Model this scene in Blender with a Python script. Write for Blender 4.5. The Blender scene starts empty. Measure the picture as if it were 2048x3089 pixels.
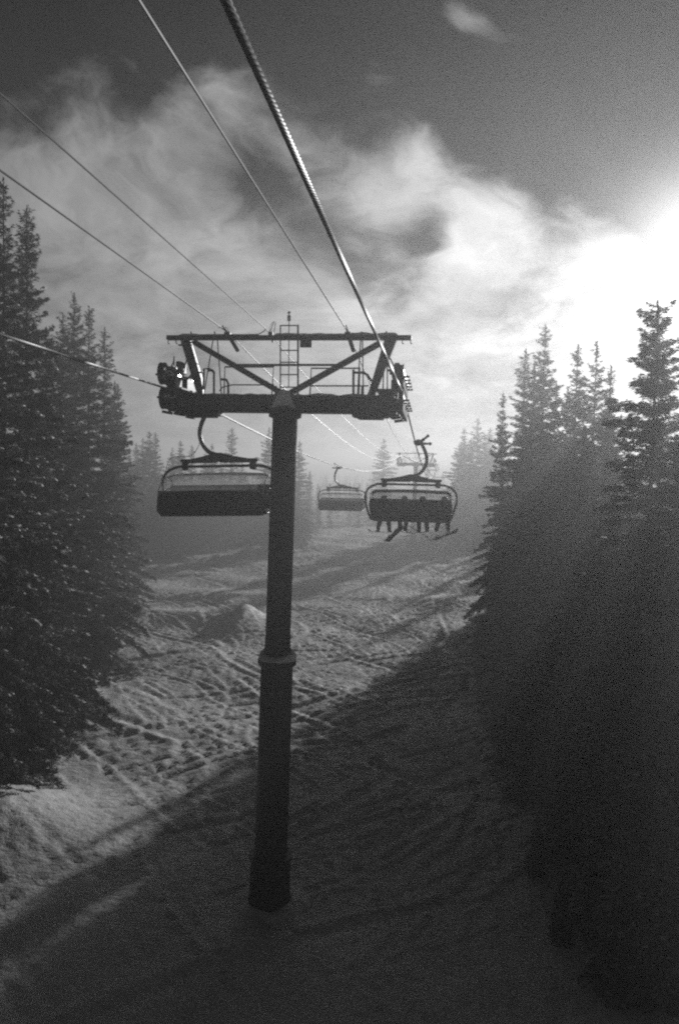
import bpy, math, random
import numpy as np
from mathutils import Vector, Matrix, noise

random.seed(7); rng = np.random.default_rng(11)
C = bpy.context.scene
COL = C.collection
rad = math.radians

# ------------------------------------------------------------------ camera
CAM = Vector((0, 0, 12.0))
LENS, SENS = 28.0, 36.0
cam_rot = (Matrix.Rotation(rad(7.2), 3, 'Z') @ Matrix.Rotation(rad(90 - 3.02), 3, 'X') @ Matrix.Rotation(rad(1.2), 3, 'Z'))
cd = bpy.data.cameras.new('camera'); cam = bpy.data.objects.new('camera', cd); COL.objects.link(cam)
cd.sensor_fit = 'VERTICAL'; cd.sensor_height = SENS; cd.sensor_width = 24; cd.lens = LENS
cd.clip_start = 0.1; cd.clip_end = 6000
cam.matrix_world = Matrix.Translation(CAM) @ cam_rot.to_4x4()
C.camera = cam

def ray(sx, sy):
    f = LENS / SENS * 3089
    return cam_rot @ Vector(((sx - 1024) / f, -(sy - 1544.5) / f, -1))
def at(sx, sy, Y):
    d = ray(sx, sy); return CAM + d * (Y / d.y)
def at_x(sx, sy, X):
    d = ray(sx, sy); return CAM + d * (X / d.x)
def proj(p):
    f = LENS / SENS * 3089
    c = cam_rot.transposed() @ (Vector(p) - CAM)
    if c.z > -0.01: return None
    return (1024 + f * c.x / -c.z, 1544.5 - f * c.y / -c.z)

# ------------------------------------------------------------------ light, view
SUN_AZ, SUN_EL = 18.0, 12.8           # degrees clockwise from +Y (down the lift line), above the horizon
sun_dir = Vector((math.sin(rad(SUN_AZ)) * math.cos(rad(SUN_EL)), math.cos(rad(SUN_AZ)) * math.cos(rad(SUN_EL)), math.sin(rad(SUN_EL))))
sl = bpy.data.lights.new('sun', 'SUN'); sl.energy = 4.8; sl.angle = rad(0.6); sl.color = (1, 1, 1)
so = bpy.data.objects.new('sun', sl); COL.objects.link(so)
so.rotation_euler = (-sun_dir).to_track_quat('-Z', 'Y').to_euler()
C.view_settings.view_transform = 'Standard'; C.view_settings.look = 'None'
C.view_settings.gamma = 1; C.view_settings.use_curve_mapping = False
C.view_settings.exposure = -0.25
cy = C.cycles
cy.max_bounces = 6; cy.diffuse_bounces = 2; cy.glossy_bounces = 2; cy.transmission_bounces = 4
cy.transparent_max_bounces = 12; cy.volume_bounces = 0; cy.caustics_reflective = False; cy.caustics_refractive = False
cy.sample_clamp_indirect = 4; cy.use_denoising = False; C.render.filter_size = 2.2; cy.filter_width = 2.2; cy.use_adaptive_sampling = False

# ------------------------------------------------------------------ world: sky with clouds
W = bpy.data.worlds.new('World'); C.world = W; W.use_nodes = True
nt = W.node_tree; N = nt.nodes; L = nt.links
for n in list(N): N.remove(n)
def nd(t, **k):
    n = N.new(t)
    for a, b in k.items(): setattr(n, a, b)
    return n
def mth(op, a, b=None, c=None, clamp=False):
    n = nd('ShaderNodeMath', operation=op); n.use_clamp = clamp
    for i, v in enumerate((a, b, c)):
        if v is None: continue
        if isinstance(v, (int, float)): n.inputs[i].default_value = v
        else: L.new(v, n.inputs[i])
    return n.outputs[0]
def vmth(op, a, b=None, s=None):
    n = nd('ShaderNodeVectorMath', operation=op)
    for i, v in enumerate((a, b)):
        if v is None: continue
        if isinstance(v, (tuple, Vector)): n.inputs[i].default_value = tuple(v)
        else: L.new(v, n.inputs[i])
    if s is not None:
        if isinstance(s, (int, float)): n.inputs['Scale'].default_value = s
        else: L.new(s, n.inputs['Scale'])
    return n
def remap(v, a, b, c, d, interp='SMOOTHSTEP'):
    n = nd('ShaderNodeMapRange', interpolation_type=interp); L.new(v, n.inputs[0])
    for i, q in enumerate((a, b, c, d)): n.inputs[i + 1].default_value = q
    return n.outputs[0]
def wnoise(vec, scale, detail=6, rough=.55, dist=0.0):
    n = nd('ShaderNodeTexNoise'); n.inputs['Scale'].default_value = scale; n.inputs['Detail'].default_value = detail
    n.inputs['Roughness'].default_value = rough; n.inputs['Distortion'].default_value = dist; L.new(vec, n.inputs['Vector'])
    return n
sky = nd('ShaderNodeTexSky', sky_type='NISHITA', sun_disc=False)
sky.sun_elevation = rad(SUN_EL); sky.sun_rotation = rad(SUN_AZ); sky.altitude = 3000; sky.air_density = 1.0; sky.dust_density = 1.2
sep = nd('ShaderNodeSeparateColor'); L.new(sky.outputs[0], sep.inputs[0])
# black and white film behind a yellow-orange filter: mostly the red and green light of the sky
bw = mth('ADD', mth('MULTIPLY', sep.outputs[0], .75), mth('MULTIPLY', sep.outputs[1], .25))
tc = nd('ShaderNodeTexCoord'); dirv = vmth('NORMALIZE', tc.outputs['Generated']).outputs[0]
sxyz = nd('ShaderNodeSeparateXYZ'); L.new(dirv, sxyz.inputs[0])
dz = mth('MAXIMUM', sxyz.outputs[2], 0.0)
# clouds lie on a flat layer: stretch the lookup towards the horizon
lay = vmth('SCALE', dirv, s=mth('DIVIDE', 1.0, mth('ADD', dz, .38))).outputs[0]
warp = wnoise(lay, 1.7, 4, .55)
wv = vmth('SCALE', vmth('SUBTRACT', warp.outputs['Color'], (.5, .5, .5)).outputs[0], s=.55).outputs[0]
lw = vmth('ADD', lay, wv).outputs[0]
n1 = wnoise(lw, 2.3, 9, .56).outputs[0]
n2 = wnoise(lw, 7.0, 6, .6).outputs[0]
# the same warp moves the cloud banks
dw = vmth('NORMALIZE', vmth('ADD', dirv, vmth('SCALE', wv, s=.22).outputs[0]).outputs[0]).outputs[0]
field = mth('ADD', mth('MULTIPLY', mth('SUBTRACT', n1, .5), 2.0), mth('MULTIPLY', mth('SUBTRACT', n2, .5), 1.1))
# a bank of cloud fills the lower sky; its top edge as seen round the compass
dsep = nd('ShaderNodeSeparateXYZ'); L.new(dw, dsep.inputs[0])
azim = mth('ARCTAN2', dsep.outputs[0], dsep.outputs[1]); elev = mth('ARCSINE', dsep.outputs[2])
TOPS = [(-600, 380), (-250, 420), (0, 440), (120, 430), (240, 330), (400, 240), (540, 230), (700, 200), (800, 250), (900, 330), (1000, 430), (1080, 520), (1200, 600), (1300, 570), (1380, 550), (1560, 570), (1700, 580), (1830, 620), (2048, 730), (2400, 600)]
tops = []
for sx, sy in TOPS:
    d_ = ray(sx, sy).normalized(); tops.append((math.atan2(d_.x, d_.y), math.asin(d_.z)))
tops = [(-3.14, .45), (-1.6, .5), (-1.0, .62)] + tops + [(1.3, .5), (2.2, .42), (3.14, .45)]
fc = nd('ShaderNodeFloatCurve'); cv = fc.mapping.curves[0]
for i_, (a_, e_) in enumerate(tops):
    x_ = (a_ + math.pi) / (2 * math.pi)
    if i_ == 0: cv.points[0].location = (0, e_)
    elif i_ == len(tops) - 1: cv.points[-1].location = (1, e_)
    else: cv.points.new(x_, e_)
fc.mapping.update(); L.new(mth('DIVIDE', mth('ADD', azim, math.pi), 2 * math.pi), fc.inputs['Value'])
bank = mth('MULTIPLY', mth('SUBTRACT', fc.outputs[0], elev), 9.0)
bank = mth('MAXIMUM', mth('MINIMUM', bank, .62), -.62)
field = mth('ADD', field, bank)
# (src x, src y, radius in degrees, weight): loose wisps above the bank, thin places inside it
BANKS = [(1490, 130, 2.6, .40), (1570, 210, 2.4, .52), (1660, 310, 2.2, .52), (1450, 600, 2.5, .3), (1290, 165, 1.9, .55), (1130, 300, 2.2, .62), (1260, 290, 2, .12), (1420, 90, 1.6, .6), (1240, 550, 2.6, .42), (1130, 590, 2.4, .42), (1450, 480, 3, -.3), (1330, 500, 2.2, .3), (1240, 430, 2, .25),
         (200, 180, 3.5, .22), (30, 60, 5, .22), (600, 40, 4, .28), (270, 260, 2.4, .25), (1500, 560, 2.2, .3), (1350, 780, 2, .4), (370, 230, 3, -.3), (900, 80, 6, -.25), (1450, 330, 3, -.3), (1750, 450, 6, -.35), (1850, 150, 7, -.3), (620, 250, 4, -.3),
         (800, 510, 2.2, -.5), (870, 600, 2.6, -.45), (1225, 780, 2.4, -.42), (1180, 860, 2.0, -.25), (1090, 740, 2.4, -.22), (1020, 800, 2, .15), (980, 690, 2.4, -.45), (1270, 690, 1.7, -.4), (1040, 800, 2, -.3), (1600, 960, 4, -.3), (640, 820, 2, -.2), (1060, 940, 2.2, -.3), (150, 820, 8, -.25), (620, 1050, 3, -.2)]
for bx, by, r, w in BANKS:
    c = ray(bx, by).normalized()
    dt = vmth('DOT_PRODUCT', dw, tuple(c)).outputs['Value']
    kk = 1.0 / (1 - math.cos(rad(r)))
    e = mth('POWER', 2.71828, mth('MULTIPLY', mth('SUBTRACT', dt, 1.0), kk))
    field = mth('MULTIPLY_ADD', e, w, field)
cover = remap(field, -.24, .48, 0, 1)
# light scattered by the cloud: strong towards the sun, weak away from it
cs = vmth('DOT_PRODUCT', dirv, tuple(sun_dir)).outputs['Value']
def lobe(k, w): return mth('MULTIPLY', mth('POWER', 2.71828, mth('MULTIPLY', mth('SUBTRACT', cs, 1.0), k)), w)
cl = mth('ADD', mth('ADD', lobe(2.0, .27), lobe(7, .28)), mth('ADD', lobe(26, .42), .05))
thick = remap(wnoise(lw, 5.0, 5, .6).outputs[0], .32, .68, .58, 1.28, 'LINEAR')
cl = mth('MULTIPLY', cl, mth('MULTIPLY', thick, 1.42))
low = mth('POWER', 2.71828, mth('MULTIPLY', dz, -7.0))           # thin veil near the horizon
veil = mth('MULTIPLY', low, .62)
cover2 = mth('SUBTRACT', 1.0, mth('MULTIPLY', mth('SUBTRACT', 1.0, mth('MULTIPLY', cover, .95)), mth('SUBTRACT', 1.0, veil)))
aure = mth('ADD', lobe(45, .10), lobe(260, 2.6))  # bright air round the sun
SKY_S = 0.05
clear = mth('ADD', mth('MULTIPLY', bw, SKY_S * .10), mth('MULTIPLY', aure, 1.0))
tot = mth('ADD', mth('MULTIPLY', clear, mth('SUBTRACT', 1.0, cover2)), mth('MULTIPLY', mth('ADD', cl, mth('MULTIPLY', aure, .6)), cover2))
BG_S = 0.1
bg = nd('ShaderNodeBackground'); L.new(mth('MULTIPLY', tot, 1 / BG_S), bg.inputs[0]); bg.inputs[1].default_value = BG_S
wo = nd('ShaderNodeOutputWorld'); L.new(bg.outputs[0], wo.inputs[0])
W.cycles.sampling_method = 'MANUAL'; W.cycles.sample_map_resolution = 1024

# ------------------------------------------------------------------ helpers
def mat(name, val=.1, rough=.6, metal=0.0, var=0.0, scale=3.0, bump=0.0, bscale=20.0, spec=.5):
    m = bpy.data.materials.new(name); m.use_nodes = True
    t = m.node_tree; b = t.nodes['Principled BSDF']
    b.inputs['Base Color'].default_value = (val, val, val, 1); b.inputs['Roughness'].default_value = rough
    b.inputs['Metallic'].default_value = metal; b.inputs['Specular IOR Level'].default_value = spec
    g = t.nodes.new('ShaderNodeTexCoord')
    if var:
        n = t.nodes.new('ShaderNodeTexNoise'); n.inputs['Scale'].default_value = scale; n.inputs['Detail'].default_value = 5
        t.links.new(g.outputs['Object'], n.inputs['Vector'])
        r = t.nodes.new('ShaderNodeMapRange'); r.inputs[1].default_value = .3; r.inputs[2].default_value = .7
        r.inputs[3].default_value = val * (1 - var); r.inputs[4].default_value = val * (1 + var)
        t.links.new(n.outputs[0], r.inputs[0]); t.links.new(r.outputs[0], b.inputs['Base Color'])
    if bump:
        n = t.nodes.new('ShaderNodeTexNoise'); n.inputs['Scale'].default_value = bscale; n.inputs['Detail'].default_value = 4
        t.links.new(g.outputs['Object'], n.inputs['Vector'])
        q = t.nodes.new('ShaderNodeBump'); q.inputs['Strength'].default_value = bump; q.inputs['Distance'].default_value = .02
        t.links.new(n.outputs[0], q.inputs['Height']); t.links.new(q.outputs[0], b.inputs['Normal'])
    return m
M = dict(
    pole=mat('dark_painted_steel', .05, .55, .0, .35, 1.6, .25, 8),
    beam=mat('weathered_beam_paint', .05, .5, .0, .4, 2.5, .2, 12),
    galv=mat('galvanised_steel', .10, .6, .3, .3, 6, .15, 25),
    rope=mat('steel_rope', .08, .5, .45, .25, 9),
    cable=mat('bare_cable', .13, .45, .6, .2, 4),
    rubber=mat('sheave_rubber', .025, .75, 0, .2, 9),
    alu=mat('worn_aluminium', .55, .28, .9, .2, 12, .1, 30),
    chairsteel=mat('chair_frame_paint', .07, .4, .2, .25, 5),
    pad=mat('seat_padding_vinyl', .02, .55, 0, .25, 6, .3, 14),
    shell=mat('seat_shell_plastic', .025, .45, 0, .25, 4),
    snow=mat('settled_snow', .78, .7, 0, .06, 3, .5, 9, .2),
    tree_snow=mat('rimed_snow_on_boughs', .50, .75, 0, .25, 5, .4, 9, .15),
    bark=mat('fir_bark', .07, .9, 0, .35, 5, .6, 14, .1),
    jacket_a=mat('dark_jacket', .05, .8, 0, .2, 9), jacket_b=mat('grey_jacket', .14, .8, 0, .2, 9),
    pants=mat('ski_trousers', .06, .8, 0, .2, 8), helmet=mat('helmet_shell', .06, .3, 0, .1, 4),
    boot=mat('boot_plastic', .03, .4, 0, .1, 6), board=mat('board_base', .05, .25, 0, .2, 3), skin=mat('skin', .3, .5),
    sign=mat('sign_plate', .05, .5, 0, .25, 9), letter=mat('sign_lettering', .16, .6), antenna=mat('antenna_white', .45, .4),
    wire=mat('black_wire', .03, .5))
# needles: each crown a touch lighter or darker
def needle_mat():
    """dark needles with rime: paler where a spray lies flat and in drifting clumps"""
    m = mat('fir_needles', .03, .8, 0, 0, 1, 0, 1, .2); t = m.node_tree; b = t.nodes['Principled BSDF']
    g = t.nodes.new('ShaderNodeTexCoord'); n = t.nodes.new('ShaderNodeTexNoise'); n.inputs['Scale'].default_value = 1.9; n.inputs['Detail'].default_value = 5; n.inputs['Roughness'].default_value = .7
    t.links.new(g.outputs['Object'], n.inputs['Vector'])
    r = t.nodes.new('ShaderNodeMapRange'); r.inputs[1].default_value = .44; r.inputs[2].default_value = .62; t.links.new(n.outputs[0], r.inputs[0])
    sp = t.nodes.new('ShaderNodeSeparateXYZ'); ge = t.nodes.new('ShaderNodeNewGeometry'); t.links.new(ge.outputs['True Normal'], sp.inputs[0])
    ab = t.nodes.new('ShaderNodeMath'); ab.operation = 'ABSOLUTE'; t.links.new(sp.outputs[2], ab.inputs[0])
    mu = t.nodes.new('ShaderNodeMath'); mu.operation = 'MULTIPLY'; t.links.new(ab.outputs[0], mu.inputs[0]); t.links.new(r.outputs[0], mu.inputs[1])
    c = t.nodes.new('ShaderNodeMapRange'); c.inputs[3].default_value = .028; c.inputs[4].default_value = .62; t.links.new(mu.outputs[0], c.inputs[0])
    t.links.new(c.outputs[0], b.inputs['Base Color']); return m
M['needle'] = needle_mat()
def acrylic():
    m = bpy.data.materials.new('tinted_acrylic'); m.use_nodes = True; t = m.node_tree; t.nodes.clear()
    tr = t.nodes.new('ShaderNodeBsdfTransparent'); tr.inputs[0].default_value = (.955, .955, .955, 1)
    gl = t.nodes.new('ShaderNodeBsdfGlossy'); gl.inputs[0].default_value = (.8, .8, .8, 1); gl.inputs['Roughness'].default_value = .12
    df = t.nodes.new('ShaderNodeBsdfTranslucent'); df.inputs[0].default_value = (.5, .5, .5, 1)
    fr = t.nodes.new('ShaderNodeFresnel'); fr.inputs[0].default_value = 1.12
    nz = t.nodes.new('ShaderNodeTexNoise'); nz.inputs['Scale'].default_value = 6
    mr = t.nodes.new('ShaderNodeMapRange'); mr.inputs[3].default_value = .05; mr.inputs[4].default_value = .14
    t.links.new(nz.outputs[0], mr.inputs[0])
    a = t.nodes.new('ShaderNodeMixShader'); b = t.nodes.new('ShaderNodeMixShader'); o = t.nodes.new('ShaderNodeOutputMaterial')
    t.links.new(mr.outputs[0], a.inputs[0]); t.links.new(tr.outputs[0], a.inputs[1]); t.links.new(df.outputs[0], a.inputs[2])
    t.links.new(fr.outputs[0], b.inputs[0]); t.links.new(a.outputs[0], b.inputs[1]); t.links.new(gl.outputs[0], b.inputs[2])
    t.links.new(b.outputs[0], o.inputs[0]); return m
M['acrylic'] = acrylic()

class MB:
    def __init__(s, org=(0, 0, 0)): s.v = []; s.f = []; s.o = Vector(org); s.mi = []
    def add(s, vs, fs, mi=0):
        n = len(s.v); s.v += [tuple(Vector(q) - s.o) for q in vs]; s.f += [tuple(i + n for i in f) for f in fs]; s.mi += [mi] * len(fs)
    def box(s, c, d, mat3=None):
        c = Vector(c); R3 = mat3 or Matrix.Identity(3); vs = []
        for x in (-1, 1):
            for y in (-1, 1):
                for z in (-1, 1): vs.append(c + R3 @ Vector((x * d[0] / 2, y * d[1] / 2, z * d[2] / 2)))
        s.add(vs, [(0, 1, 3, 2), (4, 6, 7, 5), (0, 4, 5, 1), (2, 3, 7, 6), (0, 2, 6, 4), (1, 5, 7, 3)]); return s
    def beam(s, a, b, w, d, up=(0, 1, 0)):
        """bar from a to b; d along 'up', w across it"""
        a = Vector(a); b = Vector(b); ax = (b - a); ln = ax.length; ax.normalize(); u = Vector(up); u = (u - ax * u.dot(ax)).normalized()
        t = ax.cross(u); R3 = Matrix((ax, t, u)).transposed()
        return s.box((a + b) / 2, (ln, w, d), R3)
    def tube(s, pts, r, n=8, caps=True):
        pts = [Vector(p) for p in pts]; rs = r if isinstance(r, (list, tuple)) else [r] * len(pts)
        vs = []; fs = []; prev = None
        for i, p in enumerate(pts):
            t = (pts[min(i + 1, len(pts) - 1)] - pts[max(i - 1, 0)]).normalized()
            if prev is None:
                u = t.orthogonal().normalized()
            else:
                u = (prev - t * prev.dot(t)).normalized()
            prev = u; w = t.cross(u)
            for k in range(n):
                a = 2 * math.pi * k / n; vs.append(p + (u * math.cos(a) + w * math.sin(a)) * rs[i])
        for i in range(len(pts) - 1):
            for k in range(n): fs.append((i * n + k, i * n + (k + 1) % n, (i + 1) * n + (k + 1) % n, (i + 1) * n + k))
        if caps: fs += [tuple(range(n))[::-1], tuple(range((len(pts) - 1) * n, len(pts) * n))]
        s.add(vs, fs); return s
    def lathe(s, c, prof, n=24, axis='Z', mat3=None):
        """prof: list of (radius, height)"""
        c = Vector(c); vs = []; fs = []
        for r, h in prof:
            for k in range(n):
                a = 2 * math.pi * k / n; v = Vector((r * math.cos(a), r * math.sin(a), h))
                if axis == 'X': v = Vector((v.z, v.x, v.y))
                if axis == 'Y': v = Vector((v.y, v.z, v.x))
                if mat3: v = mat3 @ v
                vs.append(c + v)
        for i in range(len(prof) - 1):
            for k in range(n): fs.append((i * n + k, i * n + (k + 1) % n, (i + 1) * n + (k + 1) % n, (i + 1) * n + k))
        fs += [tuple(range(n))[::-1], tuple(range((len(prof) - 1) * n, len(prof) * n))]
        s.add(vs, fs); return s
    def prism(s, poly, y0, y1):
        """poly: (x, z) outline extruded along Y"""
        n = len(poly); vs = [(x, y0, z) for x, z in poly] + [(x, y1, z) for x, z in poly]
        fs = [tuple(range(n)), tuple(range(n, 2 * n))[::-1]] + [(k, k + n, (k + 1) % n + n, (k + 1) % n) for k in range(n)]
        s.add(vs, fs); return s
    def build(s, name, m, parent=None, smooth=False, bevel=0.0, loc=None):
        me = bpy.data.meshes.new(name); me.from_pydata(s.v, [], s.f); me.validate()
        if isinstance(m, (list, tuple)):
            for q in m: me.materials.append(q)
            me.polygons.foreach_set('material_index', s.mi)
        else: me.materials.append(m)
        if smooth: me.polygons.foreach_set('use_smooth', [True] * len(me.polygons))
        import bmesh
        bm = bmesh.new(); bm.from_mesh(me); bmesh.ops.recalc_face_normals(bm, faces=bm.faces)
        if bevel: bmesh.ops.bevel(bm, geom=[e for e in bm.edges if e.calc_face_angle(0) > .6], offset=bevel, segments=1, affect='EDGES', clamp_overlap=True)
        bm.to_mesh(me); bm.free()
        if smooth:
            me.set_sharp_from_angle(angle=rad(40))
        o = bpy.data.objects.new(name, me); COL.objects.link(o)
        if parent: o.parent = parent
        else: o.location = s.o
        if loc is not None: o.location = loc
        return o
def tag(o, label=None, cat=None, group=None, kind=None):
    if label: o['label'] = label
    if cat: o['category'] = cat
    if group: o['group'] = group
    if kind: o['kind'] = kind
    return o
def empty(name, loc=(0, 0, 0), rz=0):
    o = bpy.data.objects.new(name, None); COL.objects.link(o); o.location = loc; o.rotation_euler = (0, 0, rz); o.empty_display_size = .3
    return o
def copy_tree(o, parent=None):
    c = o.copy(); COL.objects.link(c); c.parent = parent
    for ch in list(o.children): copy_tree(ch, c)
    return c
def arc(c, r, a0, a1, n, plane='XZ'):
    out = []
    for i in range(n + 1):
        a = rad(a0 + (a1 - a0) * i / n); u, v = r * math.cos(a), r * math.sin(a)
        out.append(Vector((c[0] + u, c[1], c[2] + v)) if plane == 'XZ' else Vector((c[0], c[1] + u, c[2] + v)))
    return out
def spline(pts, n=8):
    """Catmull-Rom through pts"""
    P = [Vector(p) for p in pts]; P = [P[0] * 2 - P[1]] + P + [P[-1] * 2 - P[-2]]; out = []
    for i in range(1, len(P) - 2):
        for k in range(n):
            t = k / n; a, b, c, d = P[i - 1:i + 3]
            out.append(.5 * ((2 * b) + (c - a) * t + (2 * a - 5 * b + 4 * c - d) * t * t + (3 * b - a - 3 * c + d) * t ** 3))
    out.append(P[-2]); return out

# ------------------------------------------------------------------ ground
XL = ([-80, 10, 26, 39, 63, 78, 105, 128, 160, 220, 330], [-17, -15, -14.6, -21.2, -28.5, -31, -33, -25, -17.5, -16, -17])
XR = ([-80, 10, 17, 30, 43, 60, 72, 80, 115, 150, 170, 184, 250, 330], [5, 4, 3.4, 2.8, 3.2, 4.6, 5.0, 7.3, 19, 8, 5.6, 5.5, 9, 14])
def edge_l(Y): return np.interp(Y, *XL)
def edge_r(Y): return np.interp(Y, *XR)
def base_z(X, Y):
    X = np.asarray(X, float); Y = np.asarray(Y, float)
    z = .28 * np.sin(X * .13 + 1.3) * np.cos(Y * .07) + .35 * np.sin(Y * .045 + X * .03 + 2)
    z = z + .20 * np.sin(X * .41 + Y * .22) * np.sin(Y * .31 - X * .12 + 1)
    z = z + 1.3 * np.exp(-(np.abs((X + 14.9) / 1.7) ** 1.5 + ((Y - 60) / 4.0) ** 2)) + .45 * np.exp(-(((X + 18.5) / 4.5) ** 2 + ((Y - 61) / 3.0) ** 2))
    z = z + .9 * np.exp(-(((X + 14.8) / 3.2) ** 2 + ((Y - 24) / 2.6) ** 2))
    # banks rise a little under the trees
    z = z + .035 * np.clip(edge_l(Y) - X, 0, 30) + .03 * np.clip(X - edge_r(Y), 0, 30)
    # far country: a broad ridge closes the view
    z = z + 11 / (1 + np.exp(-(Y - 620) / 55)) * (1 + .06 * np.sin(X * .011 + 1) + .04 * np.sin(X * .03)) 
    z = z - .02 * np.clip(-Y - 20, 0, 400)
    # level pad round the tower foot
    w = np.exp(-(((X + 4.4) / 1.6) ** 2 + ((Y - 21) / 1.6) ** 2)); z0 = 0.05
    return z * (1 - w) + z0 * w
def gz(x, y): return float(base_z(x, y))

def make_ground():
    xs = np.concatenate([np.linspace(-1500, -120, 24), np.linspace(-115, -45, 36), np.arange(-44, 9, .15), np.linspace(9.3, 60, 90), np.linspace(65, 1500, 28)])
    ys = np.concatenate([np.linspace(-300, 0, 14), np.linspace(2, 11.8, 24), np.arange(12, 76, .15), np.arange(76.3, 150, .4), np.linspace(151, 330, 150), np.linspace(335, 900, 60), np.linspace(930, 2600, 16)])
    X, Y = np.meshgrid(xs, ys); Z = base_z(X, Y)
    # ski tracks cut into the run
    D = np.zeros_like(Z)
    ix0 = np.searchsorted(xs, -44); 
    r2 = np.random.default_rng(5)
    def stamp(px, py, w, depth, dirx, diry):
        x0, x1 = np.searchsorted(xs, [px - 3 * w, px + 3 * w]); y0, y1 = np.searchsorted(ys, [py - 3 * w, py + 3 * w])
        if x1 <= x0 or y1 <= y0: return
        a = (X[y0:y1, x0:x1] - px); b = (Y[y0:y1, x0:x1] - py)
        al = a * dirx + b * diry; ac = -a * diry + b * dirx
        g = np.exp(-(al / (w * 1.2)) ** 2) * (-depth * np.exp(-(ac / w) ** 2) + depth * .75 * np.exp(-((ac - w * 1.7) / (w * .8)) ** 2))
        D[y0:y1, x0:x1] = np.where(np.abs(g) > np.abs(D[y0:y1, x0:x1]) * .9, g, D[y0:y1, x0:x1])
    for k in range(950):
        y = r2.uniform(10, 130); x = r2.uniform(edge_l(y) + .5, edge_r(y) - .2)
        per = r2.uniform(8, 26); amp = min(r2.uniform(.15, 3.2), per * .15); ph = r2.uniform(0, 6.28); head = float(np.clip(r2.normal(-.1, .4), -.9, .9))
        w = r2.uniform(.08, .17) * (2.0 if k % 14 == 0 else 1); dep = min(.12, r2.uniform(.03, .10) * (w / .15)); ln = r2.uniform(12, 60); s = 0.0
        while s < ln:
            px = x + math.sin(head) * s + amp * math.sin(s / per * 6.28 + ph); py = y + math.cos(head) * s
            dx = math.sin(head) + amp * 6.28 / per * math.cos(s / per * 6.28 + ph); dy = math.cos(head); q = math.hypot(dx, dy)
            stamp(px, py, w, dep * (.6 + .4 * abs(dx / q)), dx / q, dy / q); s += w * 1.3 / q * 1.1
    fade = np.clip((Y - 4) / 30, .3, 1) ** .8
    # lumps and chop between the tracks, rougher towards the trees
    lum = np.zeros_like(Z)
    for i in range(60):
        a = r2.uniform(0, math.pi); kx = r2.uniform(.9, 4.2); lum += np.sin((X * math.cos(a) + Y * math.sin(a) * .8) * kx + r2.uniform(0, 6.28) + 1.2 * np.sin(X * .37 + i) + 1.1 * np.sin(Y * .29 + i * 2)) / kx
    inside = (X > edge_l(Y) - 3) & (X < edge_r(Y) + 3) & (Y > 8) & (Y < 330)
    env = .5 + .5 * np.sin(X * .3 + Y * .11) * np.sin(Y * .17 - X * .1 + 1)
    Z = Z + D * fade * 1.05 + np.where(inside, lum * .007 * (.3 + env) * np.clip(Y / 45, .3, 1.3), lum * .004)
    bigger = np.zeros_like(Z)
    for i in range(24):
        a = r2.uniform(0, math.pi); kx = r2.uniform(.35, 1.1); bigger += np.sin((X * math.cos(a) + Y * math.sin(a)) * kx + r2.uniform(0, 6.28) + np.sin(X * .2 + i)) / kx
    Z += np.where(inside, bigger * .007, 0)
    nx, ny = len(xs), len(ys); V = np.stack([X, Y, Z], -1).reshape(-1, 3)
    i = np.arange((ny - 1) * (nx - 1)); a = (i // (nx - 1)) * nx + i % (nx - 1)
    F = np.stack([a, a + 1, a + nx + 1, a + nx], 1)
    return mesh_np('snow_ground', V, F, snow_ground_mat(), smooth=True)
TRI = []
def mesh_np(name, V, F, m, smooth=False, mi=None, link=True):
    me = bpy.data.meshes.new(name); k = F.shape[1]
    me.vertices.add(len(V)); me.vertices.foreach_set('co', V.astype(np.float32).ravel())
    me.loops.add(F.size); me.loops.foreach_set('vertex_index', F.astype(np.int32).ravel())
    me.polygons.add(len(F)); me.polygons.foreach_set('loop_start', np.arange(0, F.size, k, dtype=np.int32))
    me.polygons.foreach_set('loop_total', np.full(len(F), k, dtype=np.int32))
    for q in (m if isinstance(m, (list, tuple)) else [m]): me.materials.append(q)
    if mi is not None: me.polygons.foreach_set('material_index', mi.astype(np.int32))
    if smooth: me.polygons.foreach_set('use_smooth', np.ones(len(F), dtype=bool))
    me.update(calc_edges=True)
    if not link: return me
    o = bpy.data.objects.new(name, me); COL.objects.link(o); return o
def snow_ground_mat():
    m = bpy.data.materials.new('tracked_snow'); m.use_nodes = True; t = m.node_tree; b = t.nodes['Principled BSDF']
    b.inputs['Roughness'].default_value = .65; b.inputs['Specular IOR Level'].default_value = .25
    g = t.nodes.new('ShaderNodeTexCoord')
    def nz(s, d=4, ro=.6, di=0.0):
        n = t.nodes.new('ShaderNodeTexNoise'); n.inputs['Scale'].default_value = s; n.inputs['Detail'].default_value = d
        n.inputs['Roughness'].default_value = ro; n.inputs['Distortion'].default_value = di; t.links.new(g.outputs['Object'], n.inputs['Vector']); return n.outputs[0]
    r = t.nodes.new('ShaderNodeMapRange'); r.inputs[1].default_value = .3; r.inputs[2].default_value = .7
    r.inputs[3].default_value = .56; r.inputs[4].default_value = .74; t.links.new(nz(.35, 6), r.inputs[0]); t.links.new(r.outputs[0], b.inputs['Base Color'])
    b1 = t.nodes.new('ShaderNodeBump'); b1.inputs['Strength'].default_value = 1; b1.inputs['Distance'].default_value = .08; t.links.new(nz(2.6, 6, .6, .2), b1.inputs['Height'])
    b2 = t.nodes.new('ShaderNodeBump'); b2.inputs['Strength'].default_value = .5; b2.inputs['Distance'].default_value = .02; t.links.new(nz(14, 3), b2.inputs['Height'])
    t.links.new(b1.outputs[0], b2.inputs['Normal']); t.links.new(b2.outputs[0], b.inputs['Normal']); return m
ground = tag(make_ground(), kind='structure')

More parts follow.
